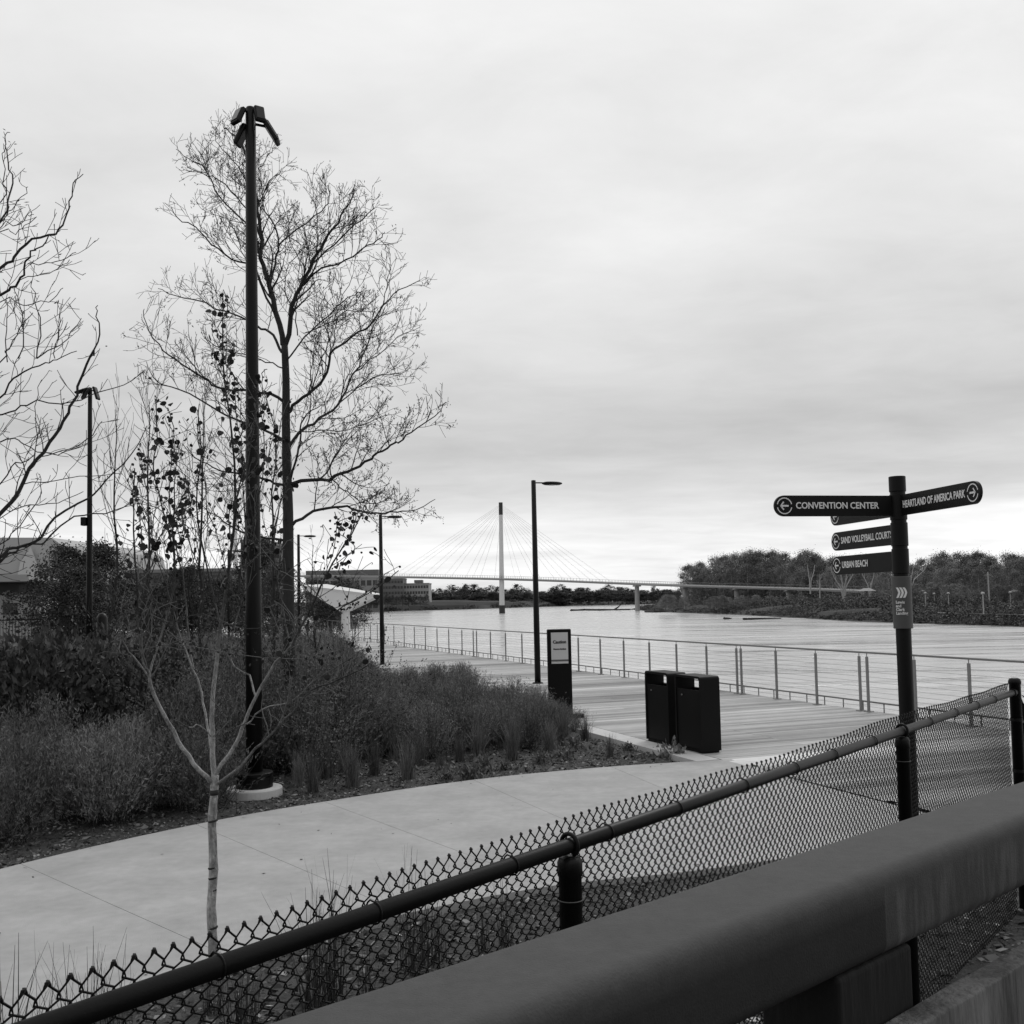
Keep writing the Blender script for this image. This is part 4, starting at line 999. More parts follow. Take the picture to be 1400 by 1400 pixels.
# strings of leaves seen in the photograph
for l_, nl_, smx in ((((212, 545), (220, 552), (231, 567), (237, 591), (240, 612), (246, 642), (258, 654), (261, 684), (255, 702), (258, 740), (270, 790)), 90, .048),
  (((186, 612), (198, 624), (207, 642), (210, 657), (214, 669), (225, 690), (238, 712), (250, 750)), 60, .042), (((309, 498), (318, 519), (324, 573), (330, 600), (333, 630), (324, 660), (318, 720)), 55, .04),
  (((305, 396), (311, 422), (300, 448), (315, 465), (318, 478), (310, 501), (311, 527), (308, 554)), 34, .045), (((365, 505), (357, 517), (364, 545), (372, 590), (366, 640)), 40, .042), (((398, 545), (385, 575), (375, 640), (370, 700)), 26, .042),
  (((500, 700), (478, 706), (462, 718), (470, 735), (486, 748), (472, 760), (462, 780), (470, 800)), 55, .042), (((455, 700), (462, 722), (450, 760), (440, 800)), 24, .036), (((269, 552), (272, 600), (280, 660), (290, 720)), 26, .036),
  (((182, 640), (190, 700), (200, 760), (215, 800)), 36, .034), (((225, 700), (235, 740), (240, 780), (250, 820)), 46, .034), (((345, 600), (340, 660), (350, 720), (345, 780)), 40, .034), (((285, 700), (300, 740), (310, 790), (330, 830)), 40, .032),
  (((160, 850), (190, 830), (230, 850), (280, 840), (330, 860), (390, 850), (430, 880)), 90, .026), (((180, 890), (240, 880), (300, 890), (360, 900), (420, 900), (460, 890)), 80, .026), (((380, 780), (420, 800), (460, 830), (520, 800)), 50, .028)):
    pp = pxl(DY, [(x+rng.normal()*2, y) for x, y in l_], rng.uniform(-.3, .1), rng.uniform(-.1, .35), .004); cm2.tube(pp, [.003]*len(pp), 3, cap=False)
    for _ in range(int(nl_*.95)): q_, t_ = sample(pp, rng.random()); heart(q_+Vector(rng.normal(size=3))*.022, rng.uniform(.012, smx*.82))
mb = MB(); mb.v = [tuple(v) for v in hv]; mb.f = hf; mb.t = ht; mb.build('leaves', LEAFR, yt)
fc = [sum((Vector(tm.v[k]) for k in f), Vector())/len(f) for f in tm.f]      # young wood darkens towards the twig ends
tm.t = [max(.10, min(1., 1.25-.95*max(0., (c-trk[-1]).length-.18)/.75)) if c.z > trk[-1].z else rng.uniform(.75, 1.1) for c in fc]
tm.build('trunk', BARKL, yt, smooth=True); cm.build('crown', mat('redbud_twig', .12, .8, .3, 12), yt)

# ------------------------------------------------------------------ slender saplings in the bed
def sapling(px, pyb, pyt, Y, label, name='sapling', dens=1., leafy=0., ang=(18, 42)):
    p = at(px, pyb, Y); p.z = -.08; top = at(px+rng.normal()*6, pyt, Y); H = top.z-p.z
    o = thing(name, label, 'tree', p, 'bare saplings in the planting bed')
    tm, cm = MB(), MB()
    g = Grow(tm, cm, dict(levels=2, space=(.24/dens, .22), len=(H*.32, H*.12), rr=.45, rmin=.0032, ang=ang, seg=.14, wig=.10, up=.10, biglvl=0, upq=.3))
    n = 12; pts = [p.lerp(top, i/n)+Vector((rng.normal(), rng.normal(), 0))*.035*(i > 0) for i in range(n+1)]
    g.limb(pts, .014+H*.0045, .006, 0, t0=.22); tm.build('trunk', BARK, o); cm.build('crown', BARKB, o)
    if leafy:
        cn = []
        for q, tg, pp in g.tips:
            if rng.random() < leafy: cn.append(list(q+Vector(rng.normal(size=3))*.05))
        if cn: V, Q = leafarr(np.array(cn), .06, .05); fast('leaves', V, Q, LEAFD, o, rng.uniform(.6, 1.2, len(Q)))
    return o
sapling(154, 900, 560, 19, 'slim bare sapling immediately right of the far floodlight pole')
sapling(197, 900, 545, 17, 'bare sapling with ascending branches, midway between the two floodlight poles', dens=1.2)
sapling(243, 900, 600, 21, 'bare sapling behind the round-leaved stems, third from the left', leafy=.2)
sapling(274, 900, 540, 18, 'bare sapling just left of the tall floodlight pole', leafy=.1)
sapling(330, 900, 620, 16, 'bare sapling hard against the left of the tall floodlight pole', leafy=.2)
sapling(372, 900, 560, 17, 'bare sapling between the tall floodlight pole and the big tree trunk', leafy=.15)
sapling(432, 900, 745, 20, 'small bare sapling right of the big tree trunk', leafy=.4)

# ------------------------------------------------------------------ shrub prototypes
def shrub_fine(nl, H, Wd, seed, m, ln=.05, wd=.012, stems=60):
    global rng
    rs = np.random.default_rng(seed); rng0, rng_ = rng, rs; globals()['rng'] = rs
    # upright stems fanning from the base, leaves all along
    ns = stems*5; az = rs.uniform(0, 2*np.pi, ns); tilt = np.abs(rs.normal(0, .42, ns)); L_ = H*rs.uniform(.6, 1.08, ns)*(1-.12*tilt)
    bx_, by_ = rs.normal(0, Wd*.22, ns), rs.normal(0, Wd*.22, ns)
    per = nl//ns; t = rs.uniform(.12, 1., (ns, per))**.75
    x = bx_[:, None]+np.sin(tilt)[:, None]*np.cos(az)[:, None]*L_[:, None]*t; y = by_[:, None]+np.sin(tilt)[:, None]*np.sin(az)[:, None]*L_[:, None]*t
    z = np.cos(tilt)[:, None]*L_[:, None]*t
    cen = np.stack([x, y, z], 2).reshape(-1, 3)+rs.normal(0, .018, (ns*per, 3)); cen[:, 2] = np.abs(cen[:, 2])
    dirs = np.repeat(np.stack([np.sin(tilt)*np.cos(az), np.sin(tilt)*np.sin(az), np.cos(tilt)], 1), per, 0)
    V, Q = leafarr(cen, ln, wd, dirs, .5)
    tone = np.repeat(rs.uniform(.7, 1.2, ns), per)*rs.uniform(.85, 1.15, ns*per)
    mb = MB()
    for i in range(0, ns, 4):
        d_ = Vector((math.sin(tilt[i])*math.cos(az[i]), math.sin(tilt[i])*math.sin(az[i]), math.cos(tilt[i])))
        b_ = Vector((bx_[i], by_[i], -.04)); mb.tube([b_, b_+d_*L_[i]*.5, b_+d_*L_[i]*.98+Vector((0, 0, .0))], [.004, .003, .0015], 3, cap=False)
    globals()['rng'] = rng0
    return V, Q, tone, mb
def make_plant(name, label, cat, group, data, m, loc, rz, sc, sm=BARKB, part='foliage'):
    o = bpy.data.objects.new(name, None); C.objects.link(o); o.location = loc; o.rotation_euler = (0, 0, rz); o.scale = sc; tag(o, label, cat, group)
    V, Q, tone, mb = data; f = fast(part, V, Q, m, None, tone); f.parent = o
    if mb is not None: s_ = mb.build('stems', sm); s_.parent = o
    return o
KID = {}
def dupp(o, loc, rz, sc, label=None):
    c = copy_tree(o, None, KID); c.location = loc; c.rotation_euler = (0, 0, rz); c.scale = sc
    if label: c['label'] = label
    return c
rn = random.Random(5)
far_out = Vector((0, 0, -50))
FINE = [make_plant('fine_shrub', 'bushy fine-leaved shrub massed in the planting bed between path and boardwalk', 'shrub', 'fine-leaved shrubs massed in the bed', shrub_fine(9600, 1., .5, 10+k, LEAFM, ln=.055, wd=.008), LEAFM, far_out, 0, (1, 1, 1)) for k in range(4)]
BIGL = [make_plant('broadleaf_shrub', 'tall large-leaved shrub at the back left of the planting bed', 'shrub', 'large-leaved shrubs at the back left', shrub_fine(2800, 1.75, .8, 30+k, LEAFD, ln=.12, wd=.06, stems=22), LEAFD, far_out, 0, (1, 1, 1)) for k in range(3)]
used = {}
LOOSE = [make_plant('leafy_sapling', 'thin many-stemmed leafy sapling rising out of the bed around the tall floodlight pole', 'shrub', 'leafy saplings around the tall floodlight pole', shrub_fine(1500, 2.5, .5, 120+k, LEAFD, ln=.042, wd=.026, stems=9), leafmat('leaf_small', .10), far_out, 0, (1, 1, 1)) for k in range(3)]
def place(protos, x, y, sc, z=None, sz=None):
    k = rn.randrange(len(protos)); o = protos[k]; loc = (x, y, gz(x, y)-.02 if z is None else z)
    S_ = (sc*rn.uniform(.9, 1.15), sc*rn.uniform(.9, 1.15), (sz or sc)*rn.uniform(.88, 1.12)); rz = rn.uniform(0, 6.28)
    if o.name not in used: used[o.name] = 1; o.location = loc; o.rotation_euler = (0, 0, rz); o.scale = S_; return o
    return dupp(o, loc, rz, S_)
def pxpos(x, y): v = Vector((x, y)); return 700+1400*x/y if y > .1 else -9999
cnt = 0
yy = 8.0
while yy < 36:
    xx = -13.
    step = .62 if yy < 16 else .8 if yy < 24 else 1.05
    while xx < 3:
        x = xx+rn.uniform(-.25, .25)*step*1.4; y = yy+rn.uniform(-.25, .25)*step*1.4
        d = -sdist(np.array([[x, y]]), FEp)[0]; s_, w_ = sw((x, y)); px = pxpos(x, y)
        ok = px > -110 and w_ < DW-.9
        # bed front: shrubs stand back from the path
        if px < 300: need = .75
        elif px < 470: need = 2.0
        else: need = 2.3
        base = onz(min(max(px, 0), 1400), 900, 0)
        if d < need: ok = False
        if math.hypot(x-p1.x, y-p1.y) < .75: ok = False
        if px > 730 and y < 20: ok = ok and False
        if ok:
            if px < 250 and y > 11.4 and y < 15: pass
            h = 1.0
            if px < 260: h = 1.0 if y < 12.6 else 1.35
            elif px < 470: h = 1.0 if y < 13 else 1.35
            elif px < 640: h = .92
            else: h = .70
            if y > 24 and px > 480: h *= .85
            if not (px < 265 and y > 12.8 and y < 17.5): place(FINE, x, y, max(.85, h), sz=h); cnt += 1
        xx += step
    yy += step*.9
for px_, Y_, h_ in ((168, 14.5, 1.), (200, 13.2, .95), (232, 14., 1.05), (262, 12.9, .9), (292, 14.2, 1.), (322, 13.9, .95), (352, 15., 1.1), (384, 13.9, .95), (412, 14., 1.), (440, 13., .85), (468, 14.5, .85), (300, 13.6, .75), (375, 13.8, .75), (140, 15.5, .95), (495, 15.5, .75)):
    v = ray(px_, 900); place(LOOSE, v.x/v.y*Y_, Y_, .9, sz=h_)
yy = 13.6
while yy < 18:
    xx = -11.
    while xx < -3:
        x = xx+rn.uniform(-.3, .3); y = yy+rn.uniform(-.3, .3); px = pxpos(x, y)
        if -110 < px < 262 and math.hypot(x-p1.x, y-p1.y) > 1: place(BIGL, x, y, 1.0, sz=1.05 if px < 200 else .95); cnt += 1
        xx += 1.0
    yy += 1.0
for px_, Y_, h_ in ((715, 17.5, .75), (735, 18.3, .7), (748, 17.2, .62), (728, 19.5, .75), (760, 18.0, .5), (700, 18.8, .8)):
    v = ray(px_, 900); place(FINE, v.x/v.y*Y_, Y_, .8, sz=h_)

# ------------------------------------------------------------------ ornamental grasses
def tuft(seed, nb=230, H=.6, spread=.35, wd=.004):
    rs = np.random.default_rng(seed); V, F = [], []
    for i in range(nb):
        a = rs.uniform(0, 2*np.pi); ti = abs(rs.normal(0, spread)); L_ = H*rs.uniform(.45, 1.1); b = np.array([rs.normal(0, .035), rs.normal(0, .035), -.03])
        dxy = np.array([math.cos(a), math.sin(a), 0]); sd_ = np.array([-math.sin(a), math.cos(a), 0]); p = b; base = len(V)
        for k in range(5):
            tt = ti*(.5+.35*k); w_ = wd*(1-k/4.6)
            V += [p-sd_*w_, p+sd_*w_]
            p = p+(dxy*math.sin(tt)+np.array([0, 0, math.cos(tt)]))*L_/4
        F += [(base+2*k, base+2*k+1, base+2*k+3, base+2*k+2) for k in range(4)]
    return np.array(V), np.array(F), np.repeat(rs.uniform(.5, 1.4, nb), 4), None
TUFT = [make_plant('grass_tuft', 'upright ornamental grass tuft at the front edge of the planting bed along the path', 'grass', 'grass tufts along the far edge of the path', tuft(50+k), GRASS, far_out, 0, (1, 1, 1), part='blades') for k in range(3)]
for px, py, h in ((428, 1080, .55), (408, 1070, .45), (482, 1072, .6), (470, 1052, .5), (512, 1055, .55), (556, 1060, .62), (575, 1040, .5), (628, 1035, .45), (655, 1030, .6), (700, 1035, .72), (690, 1015, .7), (752, 1022, .6), (770, 1015, .66), (800, 1008, .5), (834, 1032, .38), (603, 1048, .3), (730, 1005, .7), (660, 1000, .7), (600, 1015, .7), (540, 1030, .65), (500, 1030, .6), (620, 1005, .65), (560, 1010, .7), (445, 1060, .6), (670, 1012, .65), (770, 990, .6), (715, 1012, .6), (788, 996, .6), (640, 1018, .5)):
    q = onz(px, py); o = place(TUFT, q.x, q.y, h/.6*1.0)
NT = [make_plant('wispy_grass', 'loose wispy grass clump at the foot of the chain link fence on the path side', 'grass', 'wispy grasses beside the fence', tuft(70+k, 34, .62, .34, .0038), leafmat('grass_dark', .045), far_out, 0, (1, 1, 1), part='blades') for k in range(2)]
for px, py, h in ((10, 1500, 1.05), (40, 1480, .8), (-20, 1480, .9), (95, 1440, .9), (130, 1420, .95), (160, 1440, .8), (325, 1380, .75), (345, 1372, .5), (430, 1345, 1.05), (455, 1335, 1.05), (440, 1350, .8), (560, 1300, .95), (585, 1290, .9), (600, 1285, .6), (690, 1262, .7), (500, 1330, .6), (660, 1270, .6), (285, 1352, .4), (300, 1350, .35)):
    q = onz(px, py, .1); place(NT, q.x, q.y, h*1.22)
# small leafy weeds by the bins and the sign
WEED = [make_plant('leafy_weed', 'small leafy plant in the mulch near the bins and the path edge', 'plant', 'small leafy plants in the mulch', shrub_fine(260, .22, .22, 90, LEAFM, ln=.06, wd=.03, stems=6), LEAFM, far_out, 0, (1, 1, 1))]
for px, py, s_ in ((916, 1030, 1.5), (905, 1022, 1.), (645, 1062, 1.1), (660, 1052, 1.3), (770, 1035, 1.1), (740, 1040, .9), (690, 1048, .8), (610, 1060, .9), (785, 1020, 1.2), (860, 1022, .7), (590, 897+60, 1.)):
    q = onz(px, py); place(WEED, q.x, q.y, s_)

# ------------------------------------------------------------------ mulch chips and leaf litter
def litter(name, n, test, region, size, tone, m, kindlab):
    x = rng.uniform(region[0], region[1], n); y = rng.uniform(region[2], region[3], n); P = np.stack([x, y], 1); P = P[test(P)]
    z = ground_z(P)+rng.uniform(.0, .014, len(P)); n = len(P)
    cen = np.stack([P[:, 0], P[:, 1], z], 1); sz = rng.lognormal(math.log(size), .45, n)
    a = rng.normal(size=(n, 3)); a[:, 2] *= .35; V, Q = leafarr2(cen, a, sz, sz*rng.uniform(.25, .8, n))
    o = fast(name, V, Q, m, None, rng.choice(tone, n)*rng.uniform(.7, 1.3, n)); tag(o, kindlab, 'litter', None, 'stuff'); return o
def leafarr2(cen, a, l, w_):
    a = a/np.linalg.norm(a, axis=1)[:, None]; up = np.array([[0, 0, 1.]])+rng.normal(0, .45, a.shape); b = np.cross(up, a); b /= np.linalg.norm(b, axis=1)[:, None]
    l = l[:, None]*.5; w_ = w_[:, None]*.5
    V = np.stack([cen-a*l, cen+b*w_, cen+a*l, cen-b*w_], 1).reshape(-1, 3); return V, np.arange(len(cen)*4).reshape(-1, 4)
def t_far(P):
    d = -sdist(P, FEp); s_ = (P[:, 0]-O.x)*EW.x+(P[:, 1]-O.y)*EW.y; return (d > -.05+.05*np.sin(P[:, 0]*3)) & (d < 3.2) & (s_ < DW-.42)
def t_near(P):
    d = sdist(P, NEp); dn_ = (P[:, 0]-F0.x)*FN.x+(P[:, 1]-F0.y)*FN.y; return (d > -.02) & (dn_ < 1.2)
litter('mulch_litter', 90000, t_far, (-8, 4.5, 7, 18), .034, [.25, .5, .9, 1.5, 2.4], CHIP, 'shredded bark mulch and leaf litter covering the planting bed')
litter('leaf_litter', 42000, t_near, (-3.5, 6.5, 1.2, 9), .036, [.35, .6, .9, 1.4, 2.0], CHIP, 'bark chips and dry leaves on the ground around the fence')
litter('leaf_litter', 1300, t_near, (-3.5, 6.5, 1.2, 9), .055, [2.5, 3.5, 5.], CHIP, 'pale fallen leaves scattered on the ground around the fence')

nP = 130; cx_ = rng.uniform(-6, 4.5, 4000); cy_ = rng.uniform(4, 14, 4000); P = np.stack([cx_, cy_], 1); P = P[(sdist(P, NEp) < -.03) & (-sdist(P, FEp) < -.03)]
keep = rng.random(len(P)) < (.03+.25*np.exp(np.maximum(sdist(P, NEp), -sdist(P, FEp))/.12)); P = P[keep]
V, Q = leafarr2(np.column_stack([P, np.full(len(P), .006)]), rng.normal(size=(len(P), 3))*np.array([[1, 1, .1]]), rng.uniform(.012, .05, len(P)), rng.uniform(.006, .022, len(P)))
tag(fast('path_litter', V, Q, CHIP, None, rng.choice([.3, .5, .9], len(Q))), 'small dead leaves and bits of mulch blown onto the concrete path', 'litter', None, 'stuff')
# ------------------------------------------------------------------ far trees
def far_tree(seed, H=1., leaf=.020, ncl=120, per=90, bare=.0, low=.06):
    rs = np.random.default_rng(seed); g0 = globals()['rng']; globals()['rng'] = rs
    cl = []; W_ = .36*rs.uniform(.8, 1.2)
    for i in range(ncl):
        z = rs.uniform(low, 1.)**.9; ww = W_*(1-z**2.6)**.62*(.72+.28*min(1, z/.3))*rs.uniform(.7, 1.15); a = rs.uniform(0, 6.28); r_ = ww*math.sqrt(rs.uniform(.1, 1))
        cl.append((r_*math.cos(a)+.05*math.sin(z*7+seed), r_*math.sin(a), z*.95))
    cen = np.array(cl); tone = np.repeat(rs.uniform(.5, 1.5, ncl), per)
    sg_ = rs.uniform(.022, .062, ncl)
    c = np.repeat(cen, per, 0)+rs.normal(size=(ncl*per, 3))*np.repeat(sg_, per)[:, None]*np.array([[1, 1, .85]])
    V, Q = leafarr(c, leaf, leaf*.7); tone = tone*rs.uniform(.75, 1.25, len(tone))
    tm = MB(); tm.tube([Vector((0, 0, -.05)), Vector((.01, 0, .3)), Vector((.0, 0, .62))], [.018, .013, .006], 5)
    for i in range(14):
        q = Vector(cl[rs.integers(ncl)]); b = Vector((.0, 0, rs.uniform(.15, .5))); tm.tube([b, b.lerp(q, .5)+Vector((0, 0, .03)), q], [.007, .005, .002], 3, cap=False)
    globals()['rng'] = g0
    return V, Q, tone, tm
FT = [make_plant('riverbank_tree', 'rounded leafy tree in the dense wood on the far right bank', 'tree', 'trees of the wood on the right bank', far_tree(200+k), LEAFF, far_out, 0, (1, 1, 1), sm=MATS['pale_bark'], part='crown') for k in range(6)]
for o in FT:
    for c in children(o):
        if c.name.startswith('stems'): c.name = 'trunk'
prof = [(905, 800), (930, 774), (960, 770), (1000, 760), (1048, 750), (1075, 758), (1100, 752), (1150, 762), (1200, 768), (1250, 768), (1290, 757), (1320, 754), (1345, 760), (1380, 762), (1400, 760), (1500, 762)]
def topy(px): return float(np.interp(px, [a for a, _ in prof], [b for _, b in prof]))
def ptree(protos, px, py_top, Y, zb, wf=1.):
    k = rn.randrange(len(protos)); o = protos[k]; q = at(px, py_top, Y); H = q.z-zb
    S_ = (H*wf*rn.uniform(.85, 1.2), H*wf*rn.uniform(.85, 1.2), H); loc = (q.x, Y, zb); rz = rn.uniform(0, 6.28)
    if o.name not in used: used[o.name] = 1; o.location = loc; o.rotation_euler = (0, 0, rz); o.scale = S_; return o
    return dupp(o, loc, rz, S_)
for row, (Y0, dy, stp, dtop) in enumerate(((430, 12, 17, -2), (395, 10, 18, 5), (360, 10, 21, 16))):
    px = 940+row*8
    while px < 1480:
        Yt = Y0+rn.uniform(-dy, dy)-(max(0, px-1230)*.35)
        if px < 1200: Yt = float(np.interp(px, [930, 1007, 1120, 1200], [560, 530, 485, 450]))+8+(2-row)*16+rn.uniform(-5, 5)
        ptree(FT, px, topy(px)+dtop+rn.uniform(-4, 5), Yt, -1.9, 1.05); px += stp*rn.uniform(.7, 1.3)
# understory
for k in range(46):
    px = rn.uniform(895, 1230); ptree(FT, px, rn.uniform(812, 817), rn.uniform(400, 420), -2., 1.6)
for k in range(22):
    px = rn.uniform(1235, 1420); ptree(FT, px, rn.uniform(795, 808), rn.uniform(270, 290), -2.2, 1.2)
ST = [make_plant('distant_tree', 'small dark tree in the low tree line on the far shore behind the bridge pylon', 'tree', 'trees of the far shore tree line', far_tree(300+k, ncl=60, per=44, leaf=.04, low=.0), LEAFD, far_out, 0, (1, 1, 1), sm=BARKB, part='crown') for k in range(4)]
for o in ST:
    for c in children(o):
        if c.name.startswith('stems'): c.name = 'trunk'
px = 588
while px < 930:
    base = float(np.interp(px, [588, 640, 700, 860, 930], [822, 820, 820, 818, 817]))
    tp = float(np.interp(px, [588, 610, 640, 665, 690, 704, 730, 760, 800, 860, 900, 930], [808, 802, 801, 802, 806, 800, 806, 801, 801, 803, 804, 803]))
    for rw_, (Y, dt) in enumerate(((1350, 0), (1200, 5))):
        ptree(ST, px+rn.uniform(-3, 3), tp+dt+rn.choice((-3, 0, 2, 3, 5, 6)), Y, at(px, base, Y).z-2, 1.7)
    for q_ in (0, 3): ptree(ST, px+q_, base-rn.uniform(6, 12), 1175+q_*3, at(px, base, 1175).z-3, 2.6)
    px += rn.uniform(5, 9)
px = 470
while px < 590:
    ptree(ST, px, rn.uniform(810, 816), 870, at(px, 824, 870).z-2, 1.3); px += rn.uniform(6, 10)
# leafy trees among the buildings at left
MT = [make_plant('leafy_tree', 'dark leafy tree beside the pale hall, beyond the far floodlight pole', 'tree', None, far_tree(400+k, ncl=120, per=110, leaf=.022, low=.1), LEAFD, far_out, 0, (1, 1, 1), sm=BARK, part='crown') for k in range(2)]
for o in MT:
    for c in children(o):
        if c.name.startswith('stems'): c.name = 'trunk'
for (px, pt_, Y, lab, wf) in ((84, 742, 60, 'dark round leafy tree in front of the pale hall, left of the far floodlight pole', 1.),
    (112, 775, 56, 'lower leafy tree touching the left side of the far floodlight pole', 1.1), (137, 742, 66, 'dark leafy tree just right of the far floodlight pole', .9),
    (170, 790, 80, 'low leafy tree in front of the long brick building', 1.4), (262, 770, 60, 'leafy tree behind the round-leaved stems', 1.), (300, 790, 70, 'low leafy tree left of the tall pole', 1.3),
    (352, 735, 70, 'leafy tree showing between the tall pole and the big trunk', .9), (378, 765, 60, 'dense leafy tree just left of the big bare trunk', .9), (452, 805, 75, 'low leafy tree behind the white canopy', 1.6), (470, 790, 85, 'leafy tree rising behind the white canopy', 1.3), (430, 790, 90, 'leafy tree above the left end of the canopy', 1.4), (215, 800, 75, 'low leafy tree by the middle of the brick building', 1.5)):
    o = ptree(MT, px, pt_, Y, -.1, wf*1.15); o['label'] = lab
    if 'group' in o.keys(): del o['group']
# bare white trees in front of the wood
def white_tree(px, pyt, pyb, Y, label, fork):
    p = at(px, pyb, Y); top = at(px, pyt, Y); o = thing('white_bare_tree', label, 'tree', p); tm, cm = MB(), MB(); H = top.z-p.z
    g = Grow(tm, cm, dict(levels=1, space=(H*.18,), len=(H*.3,), rr=.5, rmin=.04, ang=(25, 50), seg=H*.07, wig=.14, up=.06, biglvl=0, upq=.3))
    for dx in fork:
        q = at(px+dx, pyt+rng.uniform(0, 8), Y); g.limb([p, p.lerp(Vector((p.x, p.y, q.z)), .45)+Vector(((q.x-p.x)*.2, 0, 0)), p.lerp(q, .75), q], .25, .07, 0, t0=.35)
    tm.build('trunk', BARKW, o); cm.build('crown', BARKW, o)
white_tree(1154, 772, 826, 340, 'bleached bare tree with several forks left of the signpost', (-18, -6, 4, 16))
white_tree(1190, 770, 822, 345, 'thin bleached bare tree directly left of the signpost', (-14, 6))
white_tree(1121, 780, 818, 350, 'single bleached trunk by the right end of the footbridge', (0,))
white_tree(1245, 768, 812, 330, 'bleached forked tree just right of the signpost', (-8, 4, 24))
white_tree(1108, 765, 812, 352, 'leaning bleached trunk above the footbridge deck', (-4, 6))
# bank scrub as ground cover
def scrub(name, line, inland, d0, d1, n, hmin, hmax, size, m, lab, zf, seed, step=None):
    rs = np.random.default_rng(seed); P = np.array([[p.x, p.y] for p in line]); seg = np.hypot(*(P[1:]-P[:-1]).T); w_ = seg/ (np.hypot(*((P[1:]+P[:-1])/2).T)**1.6); w_ /= w_.sum()
    i = rs.choice(len(seg), n, p=w_); t = rs.random(n)[:, None]; q = P[i]*(1-t)+P[i+1]*t; d_ = rs.uniform(d0, d1, n)[:, None]; inl = np.array(inland)/np.linalg.norm(inland); q = q+inl*d_
    z0 = zf(d_[:, 0], q); per = 26; hh = rs.uniform(hmin, hmax, n)*(1+.6*np.sin(q[:, 0]*.11+q[:, 1]*.07))
    c = np.repeat(np.stack([q[:, 0], q[:, 1], z0], 1), per, 0); hr = np.repeat(hh, per)
    off = rs.normal(size=c.shape)*hr[:, None]*.45; off[:, 2] = np.abs(off[:, 2])*1.0; c += off
    g0 = globals()['rng']; globals()['rng'] = rs; V, Q = leafarr(c, size, size*.6); globals()['rng'] = g0
    tag(fast(name, V, Q, m, None, np.repeat(rs.uniform(.4, 1.7, n), per)), lab, 'undergrowth', None, 'stuff')
rbz = lambda d_, q: WATER+.1+np.clip(d_/22, 0, 1)**.8*(np.array([rtop(Vector((0, y, 0))) for y in q[:, 1]])-WATER)
scrub('bank_scrub', RBd[len(RBd)//3:], (1, .25), .3, 34, 9500, .4, 1.7, .55, SCRUB, 'low scrub and brush covering the right river bank', rbz, 3)
scrub('bank_scrub', [p for p in RBd if p.y > 240], (1, .25), 14, 40, 1800, 1.0, 2.6, .7, SCRUB, 'taller brush along the top of the right river bank', rbz, 4)
scrub('shore_scrub', LBd[12:], (-.25, 1), 0, 30, 3000, .8, 2.2, 1.6, SCRUB, 'brush along the far shore below the buildings', lambda d_, q: WATER+.3+np.clip(d_/22, 0, 1)*6, 5)

# ------------------------------------------------------------------ right bank park: path, wall, lamps, utility pole, shelters
zl = -2.45
def strip(name, pts, wd, m):
    mb = MB(); vs = []
    for p in pts: vs += [p+Vector((0, -wd/2, .05)), p+Vector((0, wd/2, .05))]
    return tag(mb.add(vs, [(2*i, 2*i+2, 2*i+3, 2*i+1) for i in range(len(pts)-1)]).build(name, m), kind='structure')
strip('bank_path', [onz(x, y, zl) for x, y in ((1236, 834), (1262, 836.5), (1300, 838.5), (1400, 840.5), (1500, 842))], 4.5, CONCL)
a, b = onz(1273, 835.2, zl), onz(1341, 836.6, zl); wl = thing('low_wall', 'long low pale retaining wall in the riverside park on the right bank', 'wall', a)
M = frame(a, b-a, UP); mb = MB(); mb.box(0, (b-a).length, 0, .5, 0, .55, M); mb.build('wall', CONCL, wl)
mb = MB(); mb.box(-.1, (b-a).length+.1, -.1, .6, .552, .66, M); mb.build('coping', CONCL, wl)
PALE = mat('lamp_pale', .42, .6, .05, 1)
for k, (px, pt_, pb_, lab) in enumerate(((1266, 812, 833, 'leftmost of the small pale lamp posts in the park on the right bank'), (1278, 813, 832, 'second small pale lamp post from the left in the right bank park'), (1297.5, 812.5, 833, 'small pale lamp post standing above the middle of the low wall'), (1345, 812.5, 838, 'small pale lamp post between the low wall end and the utility pole'), (1382, 811, 830, 'round-headed pale lamp post near the right edge of the park'))):
    p = onz(px, pb_+2, zl); h = at(px, pt_, p.y).z-zl; o = thing('park_lamp', lab, 'lamp post', p, 'pale park lamps on the right bank')
    mb = MB(); mb.lathe([(.13, 0), (.1, h)], 6, Matrix.Translation(p)); mb.build('pole', PALE, o)
    mb = MB(); mb.lathe([(.12, h), (.42, h+.12), (.38, h+.4), (.1, h+.5)], 8, Matrix.Translation(p)); mb.build('lamp_head', PALE, o)
p = onz(1353, 833, zl); h = at(1352, 782, p.y).z-zl; o = thing('utility_pole', 'tall pale utility pole in front of the wood on the right bank', 'pole', p)
mb = MB(); mb.lathe([(.24, 0), (.16, h)], 8, Matrix.Translation(p)); mb.build('pole', PALE, o)
mb = MB(); mb.tube([p+UP*(h-.8)+Vector((-.9, 0, 0)), p+UP*(h-.8)+Vector((.9, 0, 0))], .1, 4); mb.build('crossarm', PALE, o)
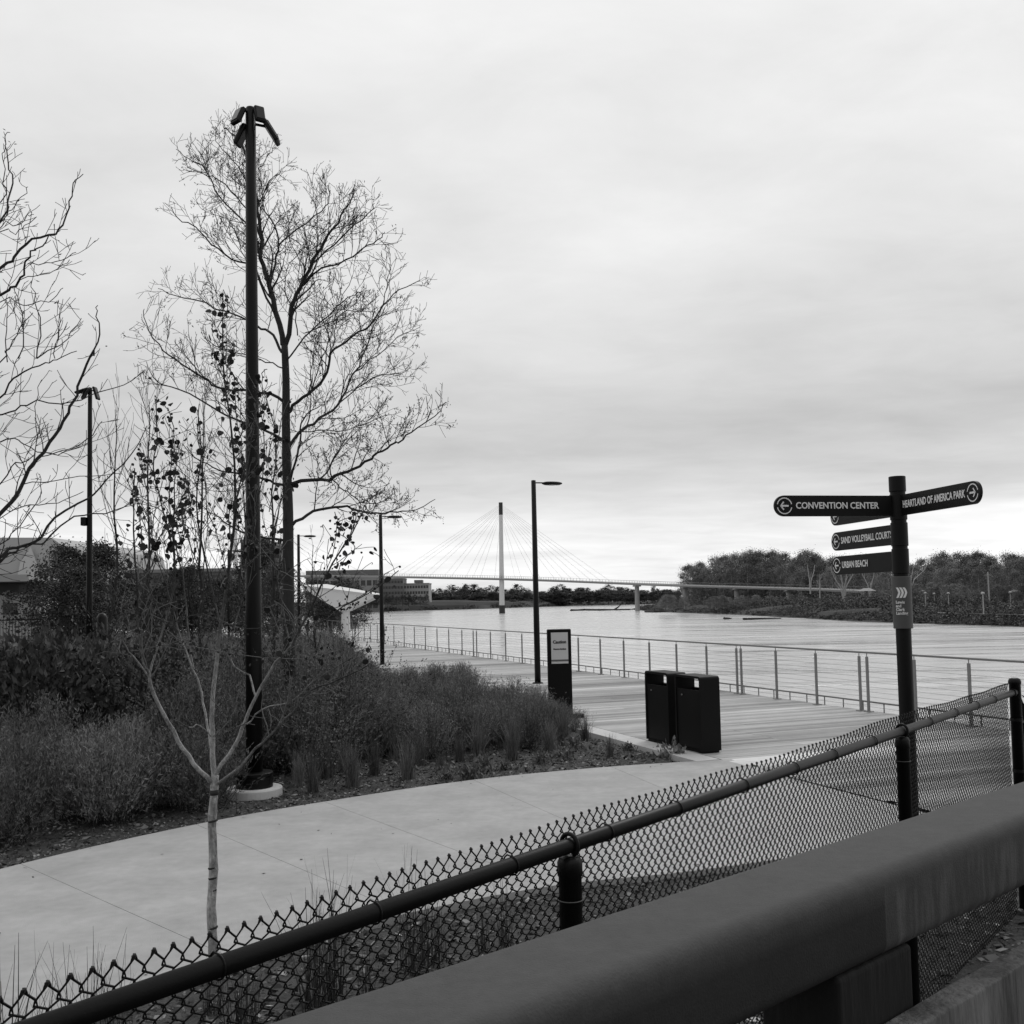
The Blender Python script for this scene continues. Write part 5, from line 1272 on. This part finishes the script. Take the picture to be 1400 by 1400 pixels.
def shelter(px0, px1, py, Y, lab):
    a, b = at(px0, py, Y), at(px1, py, Y); c = (a+b)/2; o = thing('park_shelter', lab, 'shelter', (c.x, Y, zl)); z = c.z
    mb = MB(); w_ = (b.x-a.x)/2; vs = [(c.x-w_, Y-w_*.6, z), (c.x+w_, Y-w_*.6, z), (c.x+w_, Y+w_*.6, z), (c.x-w_, Y+w_*.6, z), (c.x-w_*.4, Y, z+w_*.35), (c.x+w_*.4, Y, z+w_*.35)]
    mb.add([Vector(v) for v in vs], [(0, 1, 5, 4), (1, 2, 5), (2, 3, 4, 5), (3, 0, 4), (3, 2, 1, 0)]); mb.build('roof', mat('shelter_roof', .34, .7, .1, .5), o)
    for sx in (-1, 1):
        for sy in (-1, 1):
            mb = MB(); mb.tube([Vector((c.x+sx*w_*.85, Y+sy*w_*.5, zl-.3)), Vector((c.x+sx*w_*.85, Y+sy*w_*.5, z))], .15, 5); mb.build('post', MATS['facade_pale'], o)
shelter(1174, 1196, 808, 338, 'pale shelter roof under the trees left of the signpost')
shelter(1254, 1264, 808, 322, 'small pale shelter roof in the wood right of the signpost')
shelter(1380, 1396, 809, 300, 'pale shelter roof near the right edge under the wood')
# ------------------------------------------------------------------ driftwood
def log(pts, r, lab):
    q = [onz(x, y, WATER) for x, y in pts] if len(pts[0]) == 2 else pts
    o = MB().tube([v+UP*.25+Vector((0, 0, rng.uniform(-.1, .15))) for v in q], [r*(1-.6*i/(len(q)-1)) for i in range(len(q))], 6).build('driftwood', BARK); tag(o, lab, 'driftwood'); return o
log([(781, 835.3), (800, 834.6), (820, 834.9), (838, 834.4), (862, 834)], 1.0, 'long dark driftwood log lying in the water near the bridge pier')
a = onz(840, 834.3, WATER); b = at(849, 827, a.y); log([a, a.lerp(b, .5)+Vector((.4, 0, 0)), b], .6, 'driftwood branch sticking up at a slant beside the bridge pier')
log([(883, 837), (895, 837.4), (912, 837)], .8, 'dark log on the waterline right of the bridge pier')
log([(1016, 847.6), (1040, 847), (1068, 847)], .35, 'thin floating log below the right bank')
log([(990, 847), (997, 847.2), (1000, 847)], .35, 'short floating snag off the right bank')
